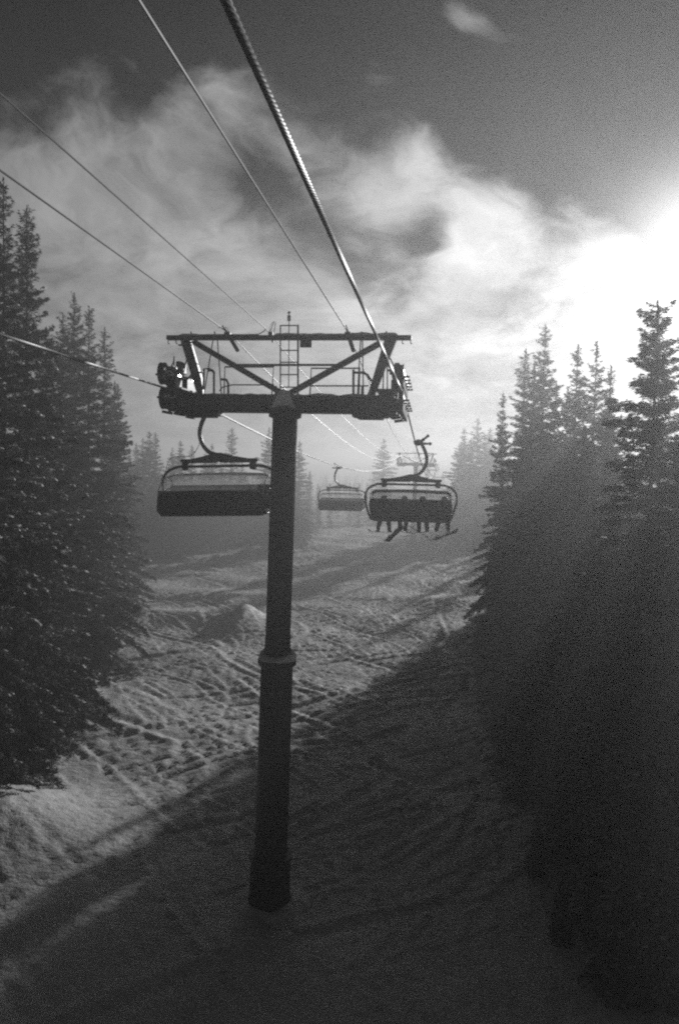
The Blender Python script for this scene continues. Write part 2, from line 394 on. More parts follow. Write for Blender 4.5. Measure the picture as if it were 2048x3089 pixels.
# ------------------------------------------------------------------ trees
def tree_meshes(seed, H, R, spacing, dens, leaf, snow_p, droop=.5, ragged=.35, power=.75, miss=.06):
    """returns crown mesh and trunk mesh for a spire-shaped mountain fir H tall with lowest branches R long"""
    r = np.random.default_rng(seed)
    P = []; A = []; B = []      # leaf centres, half long axis, half wide axis
    SN = []                     # snow lumps: centre, long half axis, side half axis, height
    tv = []; tf = []
    def tube3(p0, p1, r0, r1, n=4):
        p0 = np.array(p0); p1 = np.array(p1); t = p1 - p0; t /= np.linalg.norm(t) + 1e-9
        u = np.cross(t, [0, 0, 1.0]); 
        if np.linalg.norm(u) < .1: u = np.cross(t, [1.0, 0, 0])
        u /= np.linalg.norm(u); w = np.cross(t, u); k = len(tv)
        for p, q in ((p0, r0), (p1, r1)):
            for i in range(n):
                a = 6.283 * i / n; tv.append(p + (u * math.cos(a) + w * math.sin(a)) * q)
        for i in range(n): tf.append((k + i, k + (i + 1) % n, k + n + (i + 1) % n, k + n + i))
    segs = 14
    for i in range(segs):
        z0, z1 = H * i / segs, H * (i + 1) / segs
        tube3((0, 0, z0 - (.6 if i == 0 else 0)), (0, 0, z1), .010 * H * (1 - i / segs) ** 1.1 + .010, .010 * H * (1 - (i + 1) / segs) ** 1.1 + .010, 7)
    z = H * .03; lobes = r.uniform(0, 6.28, 4)
    while z < H * .985:
        t = z / H
        env = R * (1 - t) ** power * (1 - .25 * math.exp(-t * 14)) + .10
        env *= 1 + .22 * math.sin(t * 23 + lobes[0]) * math.sin(t * 9 + lobes[1])
        nb = int(r.integers(5, 8)) if env > .5 else int(r.integers(4, 6))
        ph = r.uniform(0, 6.28)
        for b in range(nb):
            if r.random() < miss: continue
            az = ph + 6.283 * b / nb + r.normal(0, .22)
            Lb = env * (1 + r.normal(0, ragged * .5)) * (1.25 if r.random() < .07 else 1)
            Lb = max(Lb, .07); zz = z + r.normal(0, spacing * .35)
            up = .55 * t ** 1.5 + .10 - .28 * (1 - t); dr = droop * (1 - .6 * t) / (1.3 + Lb * .5)
            dirr = np.array([math.cos(az), math.sin(az), 0]); side = np.array([-math.sin(az), math.cos(az), 0])
            def bp(s): 
                s = np.asarray(s)[..., None]
                return np.array([0, 0, zz]) + dirr * s + np.array([0, 0, 1.0]) * (up * s - dr * s * s + .06 * np.clip(s - .75 * Lb, 0, 9) * 3)
            if Lb > .35:
                tube3(bp(0.), bp(Lb * .55), .012 + .012 * Lb, .012, 3); tube3(bp(Lb * .55), bp(Lb * .97), .012, .004, 3)
            wmax = .20 * Lb + .13 * min(1, Lb / .5)
            n = int(max(7, dens * Lb * wmax * 2 * 1.1)); s = Lb * (1 - r.random(n) ** 1.05 * .97)
            frac = s / Lb; w = wmax * np.clip(1.15 - frac, .0, 1) ** .7 * np.clip(frac * 3 + .3, 0, 1)
            lat = r.uniform(-1, 1, n) * w
            # foliage gathers into separate sprays along the branch
            cl = np.sin(s * 9 + r.uniform(0, 6)) * .5 + .5
            keep = r.random(n) < .45 + .55 * cl; s = s[keep]; lat = lat[keep]; n = len(s)
            if n == 0: continue
            c = bp(s) + side * lat[:, None]; c[:, 2] += -.22 * np.abs(lat) - .3 * lat ** 2 + r.normal(0, .025 + .02 * Lb, n)
            d = dirr * .8 + side * np.sign(lat)[:, None] * .75 + np.stack([r.normal(0, .3, n), r.normal(0, .3, n), r.normal(-.12, .35, n)], 1)
            d /= np.linalg.norm(d, axis=1)[:, None]
            q = np.stack([r.normal(0, 1, n), r.normal(0, 1, n), r.normal(0, 1, n)], 1); q -= d * (q * d).sum(1)[:, None]; q /= np.linalg.norm(q, axis=1)[:, None]
            ll = leaf * r.uniform(.6, 1.25, n); P.append(c); A.append(d * ll[:, None]); B.append(q * (ll * (.17 if leaf < .12 else .24))[:, None])
            if r.random() < snow_p * 2.1 and Lb > .22:
                k = int(1 + Lb * 2.6)
                for sss in (1 - r.uniform(.02, .75, k) ** 1.4) * Lb:
                    if r.random() < .55:
                        lt = r.uniform(-.6, .6) * wmax * (1.1 - sss / Lb)
                        cc = bp(sss) + side * lt; cc[2] += .07 - .22 * abs(lt)
                        e = dirr + side * np.sign(lt) * .5; e = e / np.linalg.norm(e)
                        SN.append((cc, e * r.uniform(.10, .30) * min(1, .35 + .5 * Lb), np.cross([0, 0, 1.0], e) * r.uniform(.06, .15) * min(1, .35 + .5 * Lb), r.uniform(.04, .11) * min(1, .35 + .5 * Lb)))
        z += spacing * r.uniform(.7, 1.35) * (1 if t < .6 else 1 - (t - .6) * 1.3)
    # leader shoot
    n = 26; s = r.uniform(H * .94, H * 1.0, n); c = np.stack([r.normal(0, .03, n), r.normal(0, .03, n), s], 1); d = np.stack([r.normal(0, .5, n), r.normal(0, .5, n), np.full(n, 1.)], 1)
    d /= np.linalg.norm(d, axis=1)[:, None]; q = np.cross(d, r.normal(0, 1, (n, 3))); q /= np.linalg.norm(q, axis=1)[:, None]
    P.append(c); A.append(d * leaf * .9); B.append(q * leaf * .3)
    P = np.concatenate(P); A = np.concatenate(A); B = np.concatenate(B); n = len(P)
    # leaf spray: a pointed four-sided blade
    V = np.stack([P - A, P + B * 1.0 - A * .1, P + A, P - B * 1.0 - A * .1], 1).reshape(-1, 3)
    F = np.arange(4 * n).reshape(n, 4)
    mi = np.zeros(n, int)
    if SN:
        c = np.array([x[0] for x in SN]); e = np.array([x[1] for x in SN]); w = np.array([x[2] for x in SN]); h = np.array([x[3] for x in SN])[:, None] * np.array([[0, 0, 1.]])
        m_ = len(SN); k0 = len(V)
        # lump: 6-point rim (slightly below) and a raised ridge of two points
        rim = [e * math.cos(a) + w * math.sin(a) for a in np.arange(6) * math.pi / 3]
        rel = [c + q + r.normal(0, .012, (m_, 3)) for q in rim] + [c + e * .35 + h, c - e * .35 + h * .9]
        SV = np.stack(rel, 1).reshape(-1, 3); o = k0 + 8 * np.arange(m_)[:, None]
        quads = [(0, 1, 6, 6), (5, 0, 6, 6), (1, 2, 7, 6), (2, 3, 7, 7), (3, 4, 7, 7), (4, 5, 6, 7)]
        # build as quads with a repeated corner avoided: split into true quads
        quads = [(5, 0, 1, 6), (1, 2, 7, 6), (2, 3, 4, 7), (4, 5, 6, 7), (0, 5, 4, 3), (0, 3, 2, 1)]
        SF = np.concatenate([o + np.array(qd)[None, :] for qd in quads])
        V = np.concatenate([V, SV]); F = np.concatenate([F, SF]); mi = np.concatenate([mi, np.ones(len(SF), int)])
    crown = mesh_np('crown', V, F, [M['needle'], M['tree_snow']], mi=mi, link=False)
    trunk = mesh_np('trunk', np.array(tv), np.array(tf), M['bark'], smooth=True, link=False)
    return crown, trunk, H
NEAR = [tree_meshes(101, 20, 2.5, .38, 440, .095, .34, .5, .45, .86), tree_meshes(102, 19, 2.25, .34, 440, .09, .30, .4, .40, .82, .05),
        tree_meshes(103, 17, 2.5, .33, 440, .10, .40, .75, .50, .80, .08), tree_meshes(104, 20, 2.2, .34, 440, .09, .26, .5, .5, .80, .08)]
MID = [tree_meshes(201, 18, 2.3, .36, 170, .12, .30, .5, .45, .85), tree_meshes(202, 18, 1.8, .34, 180, .115, .26, .4, .5, .78, .08), tree_meshes(203, 17, 2.6, .38, 160, .125, .30, .5, .6, .9, .1)]
FAR = [tree_meshes(301, 18, 1.9, .62, 26, .30, .2, .5, .4, .8), tree_meshes(302, 18, 1.5, .62, 28, .28, .2, .4, .5, .7)]
BUSH = [tree_meshes(401, 4, 1.0, .22, 150, .09, .5, .4, .5, .8)]
tree_n = [0]
def put_tree(kind, X, Y, H, label, group, width=1.0, lean=(0, 0)):
    crown, trunk, h0 = kind[tree_n[0] % len(kind)] if isinstance(kind, list) else kind
    tree_n[0] += 1; s = H / h0
    e = empty('fir_tree', (X, Y, gz(X, Y) - .1), random.uniform(0, 6.28)); e.scale = (s * width, s * width, s)
    e.rotation_euler.x = rad(lean[0]); e.rotation_euler.y = rad(lean[1])
    tag(e, label, 'tree', group)
    for nm, me in (('crown', crown), ('trunk', trunk)):
        o = bpy.data.objects.new(nm, me); COL.objects.link(o); o.parent = e
    return e
placed = []
def tip_tree(sx, sy, Y, kind, label, group, width=1.0):
    p = at(sx, sy, Y); X = p.x; H = (p.z - gz(X, Y) + .1); placed.append((X, Y)); return put_tree(kind, X, Y, H, label, group, width)
GL, GR = 'snow-dusted firs on the left side of the run', 'firs on the right side of the run'
GFL, GFR = 'hazy far firs on the left of the run', 'hazy far firs on the right of the run'
tip_tree(12, 535, 27, NEAR[0], 'tallest fir at the left edge of the frame, its tip just under a cable', GL, .9)
tip_tree(82, 618, 30, NEAR[1], 'second tallest fir from the left edge, narrow tip against the cloud', GL, .95)
tip_tree(-70, 640, 25, NEAR[3], 'fir cut by the left edge of the frame', GL, 1.0)
tip_tree(140, 985, 33, NEAR[1], 'shorter dark fir tucked right below the second tallest left fir', GL, 1.1)
tip_tree(191, 943, 40, NEAR[3], 'left of the three slim firs that stand together above the haul rope', GL, 1.15)
tip_tree(225, 882, 44, NEAR[3], 'middle and tallest of three slim firs above the haul rope, sparse bare-tipped top', GL, .9)
tip_tree(270, 923, 43, NEAR[0], 'right of the three slim firs above the haul rope, dense cone-shaped top', GL, 1.0)
tip_tree(317, 986, 50, MID[1], 'very slender fir standing alone right of the three slim firs', GL, 1.0)
tip_tree(347, 1150, 60, MID[1], 'slim twin-topped fir, left tip, at the inner end of the left tree wall', GL, 1.2)
tip_tree(357, 1160, 61.5, MID[0], 'slim twin-topped fir, right tip, at the inner end of the left tree wall', GL, 1.1)
LOWL = ['low snow-dusted fir below the tallest left-edge fir', 'lowest snow-dusted fir at the foot of the left tree wall', 'snow-dusted fir bulging onto the snow low in the left wall', 'snow-dusted fir level with the empty chair in the left wall',
        'snow-dusted fir at the inner face of the left wall, level with the chair seat', 'fir between the tallest left-edge fir and the cable', 'fir whose tip sits just under the three slim firs', 'fir in the middle of the left wall under the rope',
        'last low fir of the left wall towards the hazy wood', 'small fir at the snow edge low in the left wall', 'small fir at the inner snow edge below the chair level']
for k, (sx, sy, Y) in enumerate([(20, 1500, 28), (85, 1700, 29), (135, 1620, 35), (195, 1500, 42), (250, 1400, 52), (60, 1250, 31), (215, 1200, 47), (130, 1350, 37), (300, 1420, 62), (150, 1800, 36), (230, 1620, 48)]):
    tip_tree(sx, sy, Y, NEAR[k % 4], LOWL[k], GL, .8)
tip_tree(1985, 903, 27, NEAR[2], 'biggest near fir at the right with ragged drooping boughs, tip in the sun glare', GR, 1.1)
tip_tree(2090, 1130, 24, NEAR[0], 'fir cut by the right edge of the frame beside the biggest near fir', GR, 1.2)
tip_tree(1518, 1182, 62, MID[0], 'slender fir standing out at the left end of the right tree wall', GR, .8)
tip_tree(1585, 1052, 56, MID[1], 'pointed fir just left of the tallest one in the right tree wall', GR, 1.2)
tip_tree(1612, 1090, 57, MID[2], 'fir between the two pointed tips of the right tree wall', GR, 1.)
tip_tree(1645, 978, 52, MID[0], 'tallest fir in the middle of the right tree wall', GR, 1.1)
tip_tree(1678, 1150, 55, MID[2], 'short fir on the right flank of the tallest one in the right tree wall', GR, 1.)
tip_tree(1712, 1165, 54, MID[1], 'thin fir in the notch of the right tree wall', GR, .9)
tip_tree(1742, 1040, 50, MID[0], 'fir rising right of the notch in the right tree wall, sun glow on it', GR, 1.0)
tip_tree(1800, 1030, 48, MID[2], 'fir with open feathery top beside the big near fir, in sun glow', GR, .95)
tip_tree(1842, 1100, 47, MID[0], 'fir closest to the big near fir in the glowing tree wall', GR, .9)
LOWR = ['fir at the left edge of the right wall, level with the riders\' boards', 'fir below the slender end fir of the right wall', 'dim fir in the middle of the right wall, in the sun shaft', 'dim fir right of the sun shaft in the right wall',
        'dim fir below the notch of the right wall', 'dark fir left of the biggest near fir, half way down', 'dark fir in the shaded middle of the right wall', 'dark fir leaning over the lit snow patch edge', 'small dark fir at the shaded snow edge, right of the pole collar', 'small dark fir standing out onto the shaded snow',
        'dark fir under the sun shaft, lower half of the right wall', 'dark fir at the foot of the biggest near fir', 'snow-tufted dark fir at the right frame edge, lower half', 'dark fir low in the right wall, left of the snow-tufted ones', 'snow-tufted dark fir low in the right wall', 'dark fir in the bottom right corner',
        'small fir closest to the pole foot in the right wall', 'lowest fir tip at the snow edge, bottom right', 'dark low fir between the bottom right corner and the snow edge', 'hazy fir behind the front of the right wall, below the tallest one', 'glowing fir beneath the fir beside the biggest near one', 'dark fir directly right under the biggest near fir']
for k, (sx, sy, Y) in enumerate([(1530, 1600, 50), (1560, 1380, 54), (1600, 1500, 44), (1700, 1450, 40), (1780, 1350, 42), (1850, 1500, 34), (1640, 1750, 36), (1530, 1900, 40), (1580, 2150, 30), (1500, 2050, 38),
                                  (1760, 1800, 30), (1900, 1750, 26), (1960, 2000, 22), (1700, 2150, 25), (1850, 2250, 21), (2000, 2350, 18), (1620, 2450, 24), (1700, 2600, 20.5), (1880, 2500, 18.5), (1660, 1300, 47), (1850, 1250, 43), (1990, 1400, 28)]):
    tip_tree(sx, sy, Y, NEAR[k % 4], LOWR[k], GR, 1.4)
# far groups whose tips show one by one
ORD = ['first', 'second', 'third', 'fourth', 'fifth', 'sixth', 'seventh', 'eighth', 'ninth', 'tenth', 'eleventh', 'twelfth']; n12 = 0
for sx, sy, Y in [(392, 1350, 105), (412, 1335, 112), (432, 1322, 108), (452, 1300, 110), (470, 1303, 112), (520, 1350, 120), (545, 1328, 122), (580, 1342, 120), (622, 1352, 126), (640, 1338, 124), (668, 1395, 118), (730, 1390, 126)]:
    n12 += 1; tip_tree(sx, sy, Y, MID, ORD[n12 - 1] + ' hazy fir tip from the left in the row behind the empty left chair', GFL, random.uniform(1.05, 1.5))
tip_tree(700, 1290, 118, MID[1], 'hazy lone fir seen between the curved hanger of the left chair and the tower', GFL, 1.5)
tip_tree(812, 1290, 112, MID[2], 'hazy broad fir directly behind the tower pole', GFL, 1.5)
tip_tree(905, 1330, 122, MID[0], 'hazy fir just right of the tower pole', GFL, 1.3)
tip_tree(935, 1420, 140, MID[1], 'low hazy fir at the right foot of the firs behind the pole', GFL, 1.3)
tip_tree(1158, 1322, 185, MID[0], 'lone hazy fir in mid run between the distant chair and the far tower', GFL, 1.9)
for sx, sy, Y in [(1385, 1345, 160), (1400, 1290, 154), (1421, 1320, 162), (1441, 1262, 140), (1462, 1310, 155), (1478, 1290, 150), (1492, 1325, 156), (1507, 1340, 155)]:
    n12 += 1; tip_tree(sx, sy, Y, MID, ORD[n12 - 13] + ' fir tip from the left in the hazy clump right of the occupied chair', GFR, random.uniform(1.3, 1.7))
for sx, sy, Y in [(1265, 1418, 255), (1290, 1405, 250), (1310, 1422, 245), (1335, 1430, 250)]:
    tip_tree(sx, sy, Y, FAR, 'faint fir behind the far lift tower', 'faint firs round the far tower', 1.6)
NAMED = []
for sx, sy, Y, nm_ in [(12, 535, 27, 'the tallest left-edge fir'), (82, 618, 30, 'the second tallest left fir'), (225, 882, 44, 'the three slim firs'), (317, 986, 50, 'the very slender fir'), (357, 1160, 61.5, 'the twin-topped fir'),
                      (1985, 903, 27, 'the biggest near fir'), (1518, 1182, 62, 'the slender end fir'), (1645, 978, 52, 'the tallest fir of the right wall'), (1742, 1040, 50, 'the fir right of the notch'), (1842, 1100, 47, 'the fir beside the biggest one')]:
    q_ = at(sx, sy, Y); NAMED.append((q_.x, Y, nm_))
# fill so that the wood has depth
SIL = ([-400, 0, 40, 100, 160, 200, 330, 352, 372, 400, 600, 700, 760, 820, 950, 1120, 1200, 1370, 1400, 1490, 1510, 1560, 1600, 1650, 1690, 1720, 1780, 1840, 1860, 1900, 2048, 2500],
       [500, 720, 840, 1010, 1060, 1100, 1200, 1300, 1400, 1410, 1420, 1400, 1420, 1400, 1440, 1440, 1430, 1440, 1390, 1380, 1350, 1240, 1200, 1120, 1250, 1230, 1170, 1190, 1260, 1380, 1280, 1000])
def fill(n, yr, side, depth, kind, label, group, hr=(11, 17), sep=2.3, xr=None):
    done = 0; tries = 0; base_label = label
    while done < n and tries < n * 40:
        tries += 1; Y = random.uniform(*yr)
        X = edge_l(Y) - .6 - random.random() ** 1.3 * depth if side == 'l' else edge_r(Y) + .6 + random.random() ** 1.3 * depth
        if xr and not xr[0] < X < xr[1]: continue
        if any((X - a) ** 2 + (Y - b) ** 2 < sep ** 2 for a, b in placed): continue
        H = random.uniform(*hr); p = proj((X, Y, gz(X, Y)))
        if p is None or p[0] < -260 or p[0] > 2300: continue
        lim = np.interp(p[0], *SIL) + 14
        for _ in range(12):
            q = proj((X, Y, gz(X, Y) + H))
            if q[1] >= lim: break
            H *= .93
        if H < 4: continue
        near = min(NAMED, key=lambda q: (q[0] - X) ** 2 + (q[1] - Y) ** 2) if group in (GL, GR) else None
        lab = base_label
        if near: lab = ('tall ' if H > 15 else 'mid-height ' if H > 11.5 else 'short ') + base_label + (', behind ' if Y > near[1] else ', in front of ') + near[2]
        placed.append((X, Y)); put_tree(kind, X, Y, H, lab, group, random.uniform(.95, 1.2) * (.85 if group == GL else 1)); done += 1
fill(38, (27, 70), 'l', 14, NEAR + MID, 'snowy fir in the left wall', GL)
fill(19, (72, 112), 'r', 20, NEAR + MID, 'dark fir in the right wall', GR, (13, 19), 2.4)
fill(9, (114, 150), 'r', 22, MID, 'far fir behind the right wall', GFR, (12, 18), 3)
fill(16, (150, 186), 'r', 14, MID, 'hazy fir in the far clump right of the occupied chair', GFR, (13, 18), 2.6)
fill(46, (17, 66), 'r', 16, NEAR + MID, 'dark fir in the right wall', GR, (8, 16), 2.0)
fill(56, (95, 165), 'l', 40, MID + FAR, 'hazy fir in the far wood behind the empty left chair', GFL, (12, 18), 2.6)
fill(30, (175, 235), 'r', 30, MID + FAR, 'hazy fir in the far clump right of the occupied chair', GFR, (13, 18), 2.8)
fill(34, (165, 330), 'l', 40, FAR, 'hazy fir in the far wood behind the empty left chair', GFL, (12, 17), 3.2)
fill(20, (235, 330), 'r', 40, FAR, 'hazy fir in the far clump right of the occupied chair', GFR, (12, 17), 3.2)
for k, (sx, sy) in enumerate([(1440, 1900), (1470, 1990), (1400, 2080), (1460, 2100)]):
    d = ray(sx, sy); p = CAM + d * ((.0 - CAM.z) / d.z); z_ = gz(p.x, p.y); p = CAM + d * ((z_ - CAM.z) / d.z)
    e = put_tree(BUSH, p.x, p.y, random.uniform(.8, 1.8), 'low snow-caked fir sapling on the right edge of the run', 'fir saplings along the right edge of the run', 1.3)
# the forest on the ridge, beyond counting
def ridge_forest():
    r = np.random.default_rng(9); V = []; F = []
    n = 2600; X = r.uniform(-520, 330, n); Y = r.uniform(335, 900, n)
    for x, y in zip(X, Y):
        if -14 < x < 12 and y < 420: continue
        h = r.uniform(6, 10); b = gz(x, y) - .3; w = r.uniform(1.6, 2.6); k = len(V); ph = r.uniform(0, 6); segn = 4
        for i in range(segn):
            z0 = b + h * i / segn; rr = w * (1 - i / segn) * r.uniform(.8, 1.2)
            for q in range(5): V.append((x + rr * math.cos(ph + 1.2566 * q) * r.uniform(.75, 1.25), y + rr * math.sin(ph + 1.2566 * q) * r.uniform(.75, 1.25), z0))
            V.append((x, y, z0 + h / segn * 1.5 if i < segn - 1 else b + h)); j = k + i * 6
            for q in range(5): F.append((j + q, j + (q + 1) % 5, j + 5))
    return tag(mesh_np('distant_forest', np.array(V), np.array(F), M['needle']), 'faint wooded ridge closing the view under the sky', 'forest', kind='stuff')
ridge_forest()

# ------------------------------------------------------------------ lift tower
YA = 21.0
foot = at(812, 2735, YA); foot.z = gz(foot.x, foot.y) - .05
TO = Vector((foot.x, YA, foot.z))
tower = empty('lift_tower', TO)
tag(tower, 'nearest lift tower, dark stepped steel pole with a wide crossarm and sign', 'lift tower', 'lift towers along the line')
def T(sx, sy, dy=0.0): return at(sx, sy, YA + dy) 
def mb(): return MB(TO)
pt, pc, pm, pb = T(861, 1240), T(836, 1978), T(812, 2600), TO.copy()
ax = (pt - pb).normalized(); tilt = ax.to_track_quat('Z', 'Y').to_matrix()
def on_pole(sy): 
    # point on the pole axis at the height seen at sy
    z = T(830, sy).z; return pb + ax * ((z - pb.z) / ax.z)
r_up, r_lo, r_ba = .338, .435, .60
hz = lambda a, b: (on_pole(b) - on_pole(a)).length
h = hz(1978, 1246); o = mb().lathe(on_pole(1978), [(r_up * 1.10, 0), (r_up * 1.04, h * .04), (r_up, h * .09), (r_up * .985, h)], 32, mat3=tilt).build('upper_pole_section', M['pole'], tower, True)
h = hz(2590, 1990); mb().lathe(on_pole(2590), [(r_lo * 1.03, 0), (r_lo, h)], 32, mat3=tilt).build('lower_pole_section', M['pole'], tower, True)
h = (on_pole(2575) - pb).length; mb().lathe(pb - ax * .3, [(r_ba * 1.0, 0), (r_ba * .95, .5), (r_ba * .9, h), (r_ba * .97, h + .16), (r_ba * 1.0, h + .30)], 32, mat3=tilt).build('base_pole_section', M['pole'], tower, True)
def lump_ring(c, R3, r0, r1, h, n=36, seed=0, tiltx=.0):
    m_ = mb(); vs = []; fs = []
    for j, (rr, hh) in enumerate([(r1, 0), (r1 * 1.01, .35), (r1 * .93, .75), ((r0 + r1) / 2, .95), (r0, 1.05)]):
        for k in range(n):
            a = 6.283 * k / n; q = noise.noise(Vector((math.cos(a) * 1.6, math.sin(a) * 1.6, seed + j * .25)))
            vs.append(c + R3 @ Vector((math.cos(a) * rr * (1 + .05 * q), math.sin(a) * rr * (1 + .05 * q), hh * h * (1 + .5 * q) + (tiltx * math.cos(a) * hh))))
    for j in range(4):
        for k in range(n): fs.append((j * n + k, j * n + (k + 1) % n, (j + 1) * n + (k + 1) % n, (j + 1) * n + k))
    m_.add(vs, fs); return m_
fl = on_pole(1978)
foot_snow = lump_ring(pb + Vector((0, 0, -.02)), Matrix.Identity(3), r_ba * .98, r_ba * 1.9, .16, seed=8).build('drifted_snow_at_foot', M['snow'], tower, True)
mb().lathe(fl - ax * .22, [(r_lo + .02, 0), (r_lo + .085, 0.0), (r_lo + .085, .11), (r_lo + .085, .13), (r_up + .05, .2)], 32, mat3=tilt).build('collar_flange', M['pole'], tower, False)
for k in range(16):
    a = k / 16 * 6.283; c = fl - ax * .10 + tilt @ Vector((math.cos(a), math.sin(a), 0)) * (r_lo + .035)
    if k == 0:
        bolt0 = MB(c).lathe(c - ax * .16, [(.022, 0), (.022, .2)], 6, mat3=tilt).build('flange_bolt', M['galv'], tower, loc=c - TO)
    else:
        b = bolt0.copy(); COL.objects.link(b); b.parent = tower; b.location = c - TO
lump_ring(fl - ax * .085, tilt, r_up * .98, r_lo + .07, .22, seed=3, tiltx=.08).build('snow_on_collar', M['snow'], tower, True)
mb().lathe(on_pole(1262), [(r_up + .02, 0), (r_up + .10, .03), (r_up + .10, .13), (r_up + .02, .16)], 32, mat3=tilt).build('top_flange', M['pole'], tower)
# lower crossarm: box beam with end boxes and stiffening plates
zt, zb = T(860, 1196).z, T(860, 1246).z
zmid = (zt + zb) / 2; hb = zt - zb
xl, xr_ = T(560, 1220).x, T(1180, 1220).x
mb().box(((xl + xr_) / 2, YA, zmid), (xr_ - xl, .55, hb)).build('lower_crossarm', M['beam'], tower, bevel=.02)
for s_, x0, x1 in ((1, T(1066, 1220).x, T(1172, 1220).x), (-1, T(560, 1220).x, T(668, 1220).x)):
    mb().box(((x0 + x1) / 2, YA, zb - .05), (x1 - x0, .66, .09)).build('saddle_plate', M['beam'], tower, bevel=.01)
    mb().box(((x0 + x1) / 2, YA, zb - .12), ((x1 - x0) * .72, .5, .05)).build('saddle_pad', M['galv'], tower, bevel=.01)
for x in np.linspace(xl + .5, xr_ - .5, 9):
    mb().box((x, YA - .285, zmid), (.025, .02, hb * .9)).build('stiffener_plate', M['beam'], tower)
# centre node over the pole
cn = [(T(838, 1).x, 0)]
m_ = mb(); xs_ = [T(q, 1200).x for q in (826, 838, 888, 905)]
m_.prism([(xs_[0], zb - .05), (xs_[0] - .02, zmid), (xs_[1], zt + .10), (xs_[2], zt + .10), (xs_[3] + .02, zmid), (xs_[3], zb - .05)], YA - .33, YA - .285); m_.build('gusset_plate', M['beam'], tower, bevel=.008)
# snow drape on the node
m_ = mb(); P2 = [(T(826, 1236).x, T(826, 1236).z), (T(836, 1215).x, T(836, 1215).z), (T(846, 1196).x, zt + .05), (T(862, 1180).x, zt + .16), (T(882, 1186).x, zt + .10), (T(892, 1212).x, zmid), (T(902, 1236).x, T(902, 1238).z), (T(880, 1230).x, T(880, 1228).z), (T(850, 1230).x, T(850, 1227).z)]
m_.prism(P2, YA - .45, YA - .331); m_.build('snow_on_node', M['snow'], tower, bevel=.03)
# upper crossarm
xtl, xtr = T(505, 1018).x, T(1241, 1018).x; ztu, zbu = T(860, 1012).z, T(860, 1026).z
mb().box(((xtl + xtr) / 2, YA, (ztu + zbu) / 2), (xtr - xtl, .16, ztu - zbu)).build('upper_crossarm', M['beam'], tower, bevel=.01)
def snow_strip(x0, x1, z, w, h, seed, y=YA, ends=.06):
    n = max(6, int((x1 - x0) / .07)); vs = []; fs = []; c = 7
    for i in range(n + 1):
        t = i / n; x = x0 + (x1 - x0) * t; e = min(1, t * (x1 - x0) / ends, (1 - t) * (x1 - x0) / ends)
        hh = h * (.45 + .55 * abs(noise.noise(Vector((x * 1.1, seed, 0)))) * 2 + .2 * noise.noise(Vector((x * 5, seed, 4)))) * max(e, .05)
        for k in range(c):
            a = math.pi * k / (c - 1); vs.append((x, y + math.cos(a) * w / 2, z + math.sin(a) ** .7 * max(hh, .01)))
    for i in range(n):
        for k in range(c - 1): fs.append((i * c + k, i * c + k + 1, (i + 1) * c + k + 1, (i + 1) * c + k))
        fs.append((i * c, (i + 1) * c, (i + 1) * c + c - 1, i * c + c - 1))
    fs += [tuple(range(c)), tuple(range(n * c, n * c + c))[::-1]]
    m_ = mb(); m_.add(vs, fs); return m_
snow_strip(xtl + .35, T(800, 1).x + 0.0, ztu + .002, .15, .07, 1).build('snow_on_upper_arm', M['snow'], tower, True)
snow_strip(T(845, 1).x, xtr - .35, ztu + .002, .15, .10, 2).build('snow_on_upper_arm', M['snow'], tower, True)
snow_strip(xl + .4, T(838, 1200).x, zt + .002, .52, .10, 5).build('snow_on_lower_arm', M['snow'], tower, True)
snow_strip(T(890, 1200).x, xr_ - .25, zt + .002, .52, .08, 6).build('snow_on_lower_arm', M['snow'], tower, True)
# V struts and diagonals
def quad_plate(name, pts, y0, y1, m=M['beam']):
    m_ = mb(); m_.prism([(T(a, b).x, T(a, b).z) for a, b in pts], y0, y1); return m_.build(name, m, tower, bevel=.008)
quad_plate('end_strut', [(547, 1026), (576, 1026), (611, 1146), (617, 1196), (599, 1196)], YA - .09, YA + .09)
quad_plate('end_strut', [(1160, 1026), (1197, 1026), (1130, 1196), (1106, 1196), (1113, 1180)], YA - .09, YA + .09)
mb().beam(T(586, 1032), T(850, 1186), .15, .14).build('diagonal_brace', M['beam'], tower, bevel=.008)
mb().beam(T(1148, 1034), T(876, 1186), .15, .14).build('diagonal_brace', M['beam'], tower, bevel=.008)
def snow_on_bar(a, b, w, h, seed):
    a = Vector(a); b = Vector(b); n = 26; vs = []; fs = []; c = 5
    for i in range(n + 1):
        t = i / n; p = a.lerp(b, t); hh = h * max(.05, .5 + noise.noise(Vector((t * 6, seed, 0)))) * min(1, t * 8, (1 - t) * 8)
        for k in range(c): 
            q = math.pi * k / (c - 1); vs.append((p.x, p.y + math.cos(q) * w / 2, p.z + math.sin(q) * hh))
    for i in range(n):
        for k in range(c - 1): fs.append((i * c + k, i * c + k + 1, (i + 1) * c + k + 1, (i + 1) * c + k))
        fs.append((i * c, (i + 1) * c, (i + 1) * c + c - 1, i * c + c - 1))
    m_ = mb(); m_.add(vs, fs); return m_
snow_on_bar(T(800, 1151), T(846, 1178), .13, .09, 3).build('snow_on_brace', M['snow'], tower, True)
snow_on_bar(T(1140, 1031), T(1068, 1072), .13, .05, 4).build('snow_on_brace', M['snow'], tower, True)
mb().beam(T(706, 1101), T(1030, 1101), .055, .06).build('tie_bar', M['beam'], tower)
mb().beam(T(590, 1030), T(540, 1042), .02, .16).build('gusset_plate', M['beam'], tower)
def rod(name, a, b, r=.022, m=M['galv'], dy=0.0, dy2=None):
    return mb().tube([T(*a, dy), T(*b, dy if dy2 is None else dy2)], r, 6).build(name, m, tower, True)
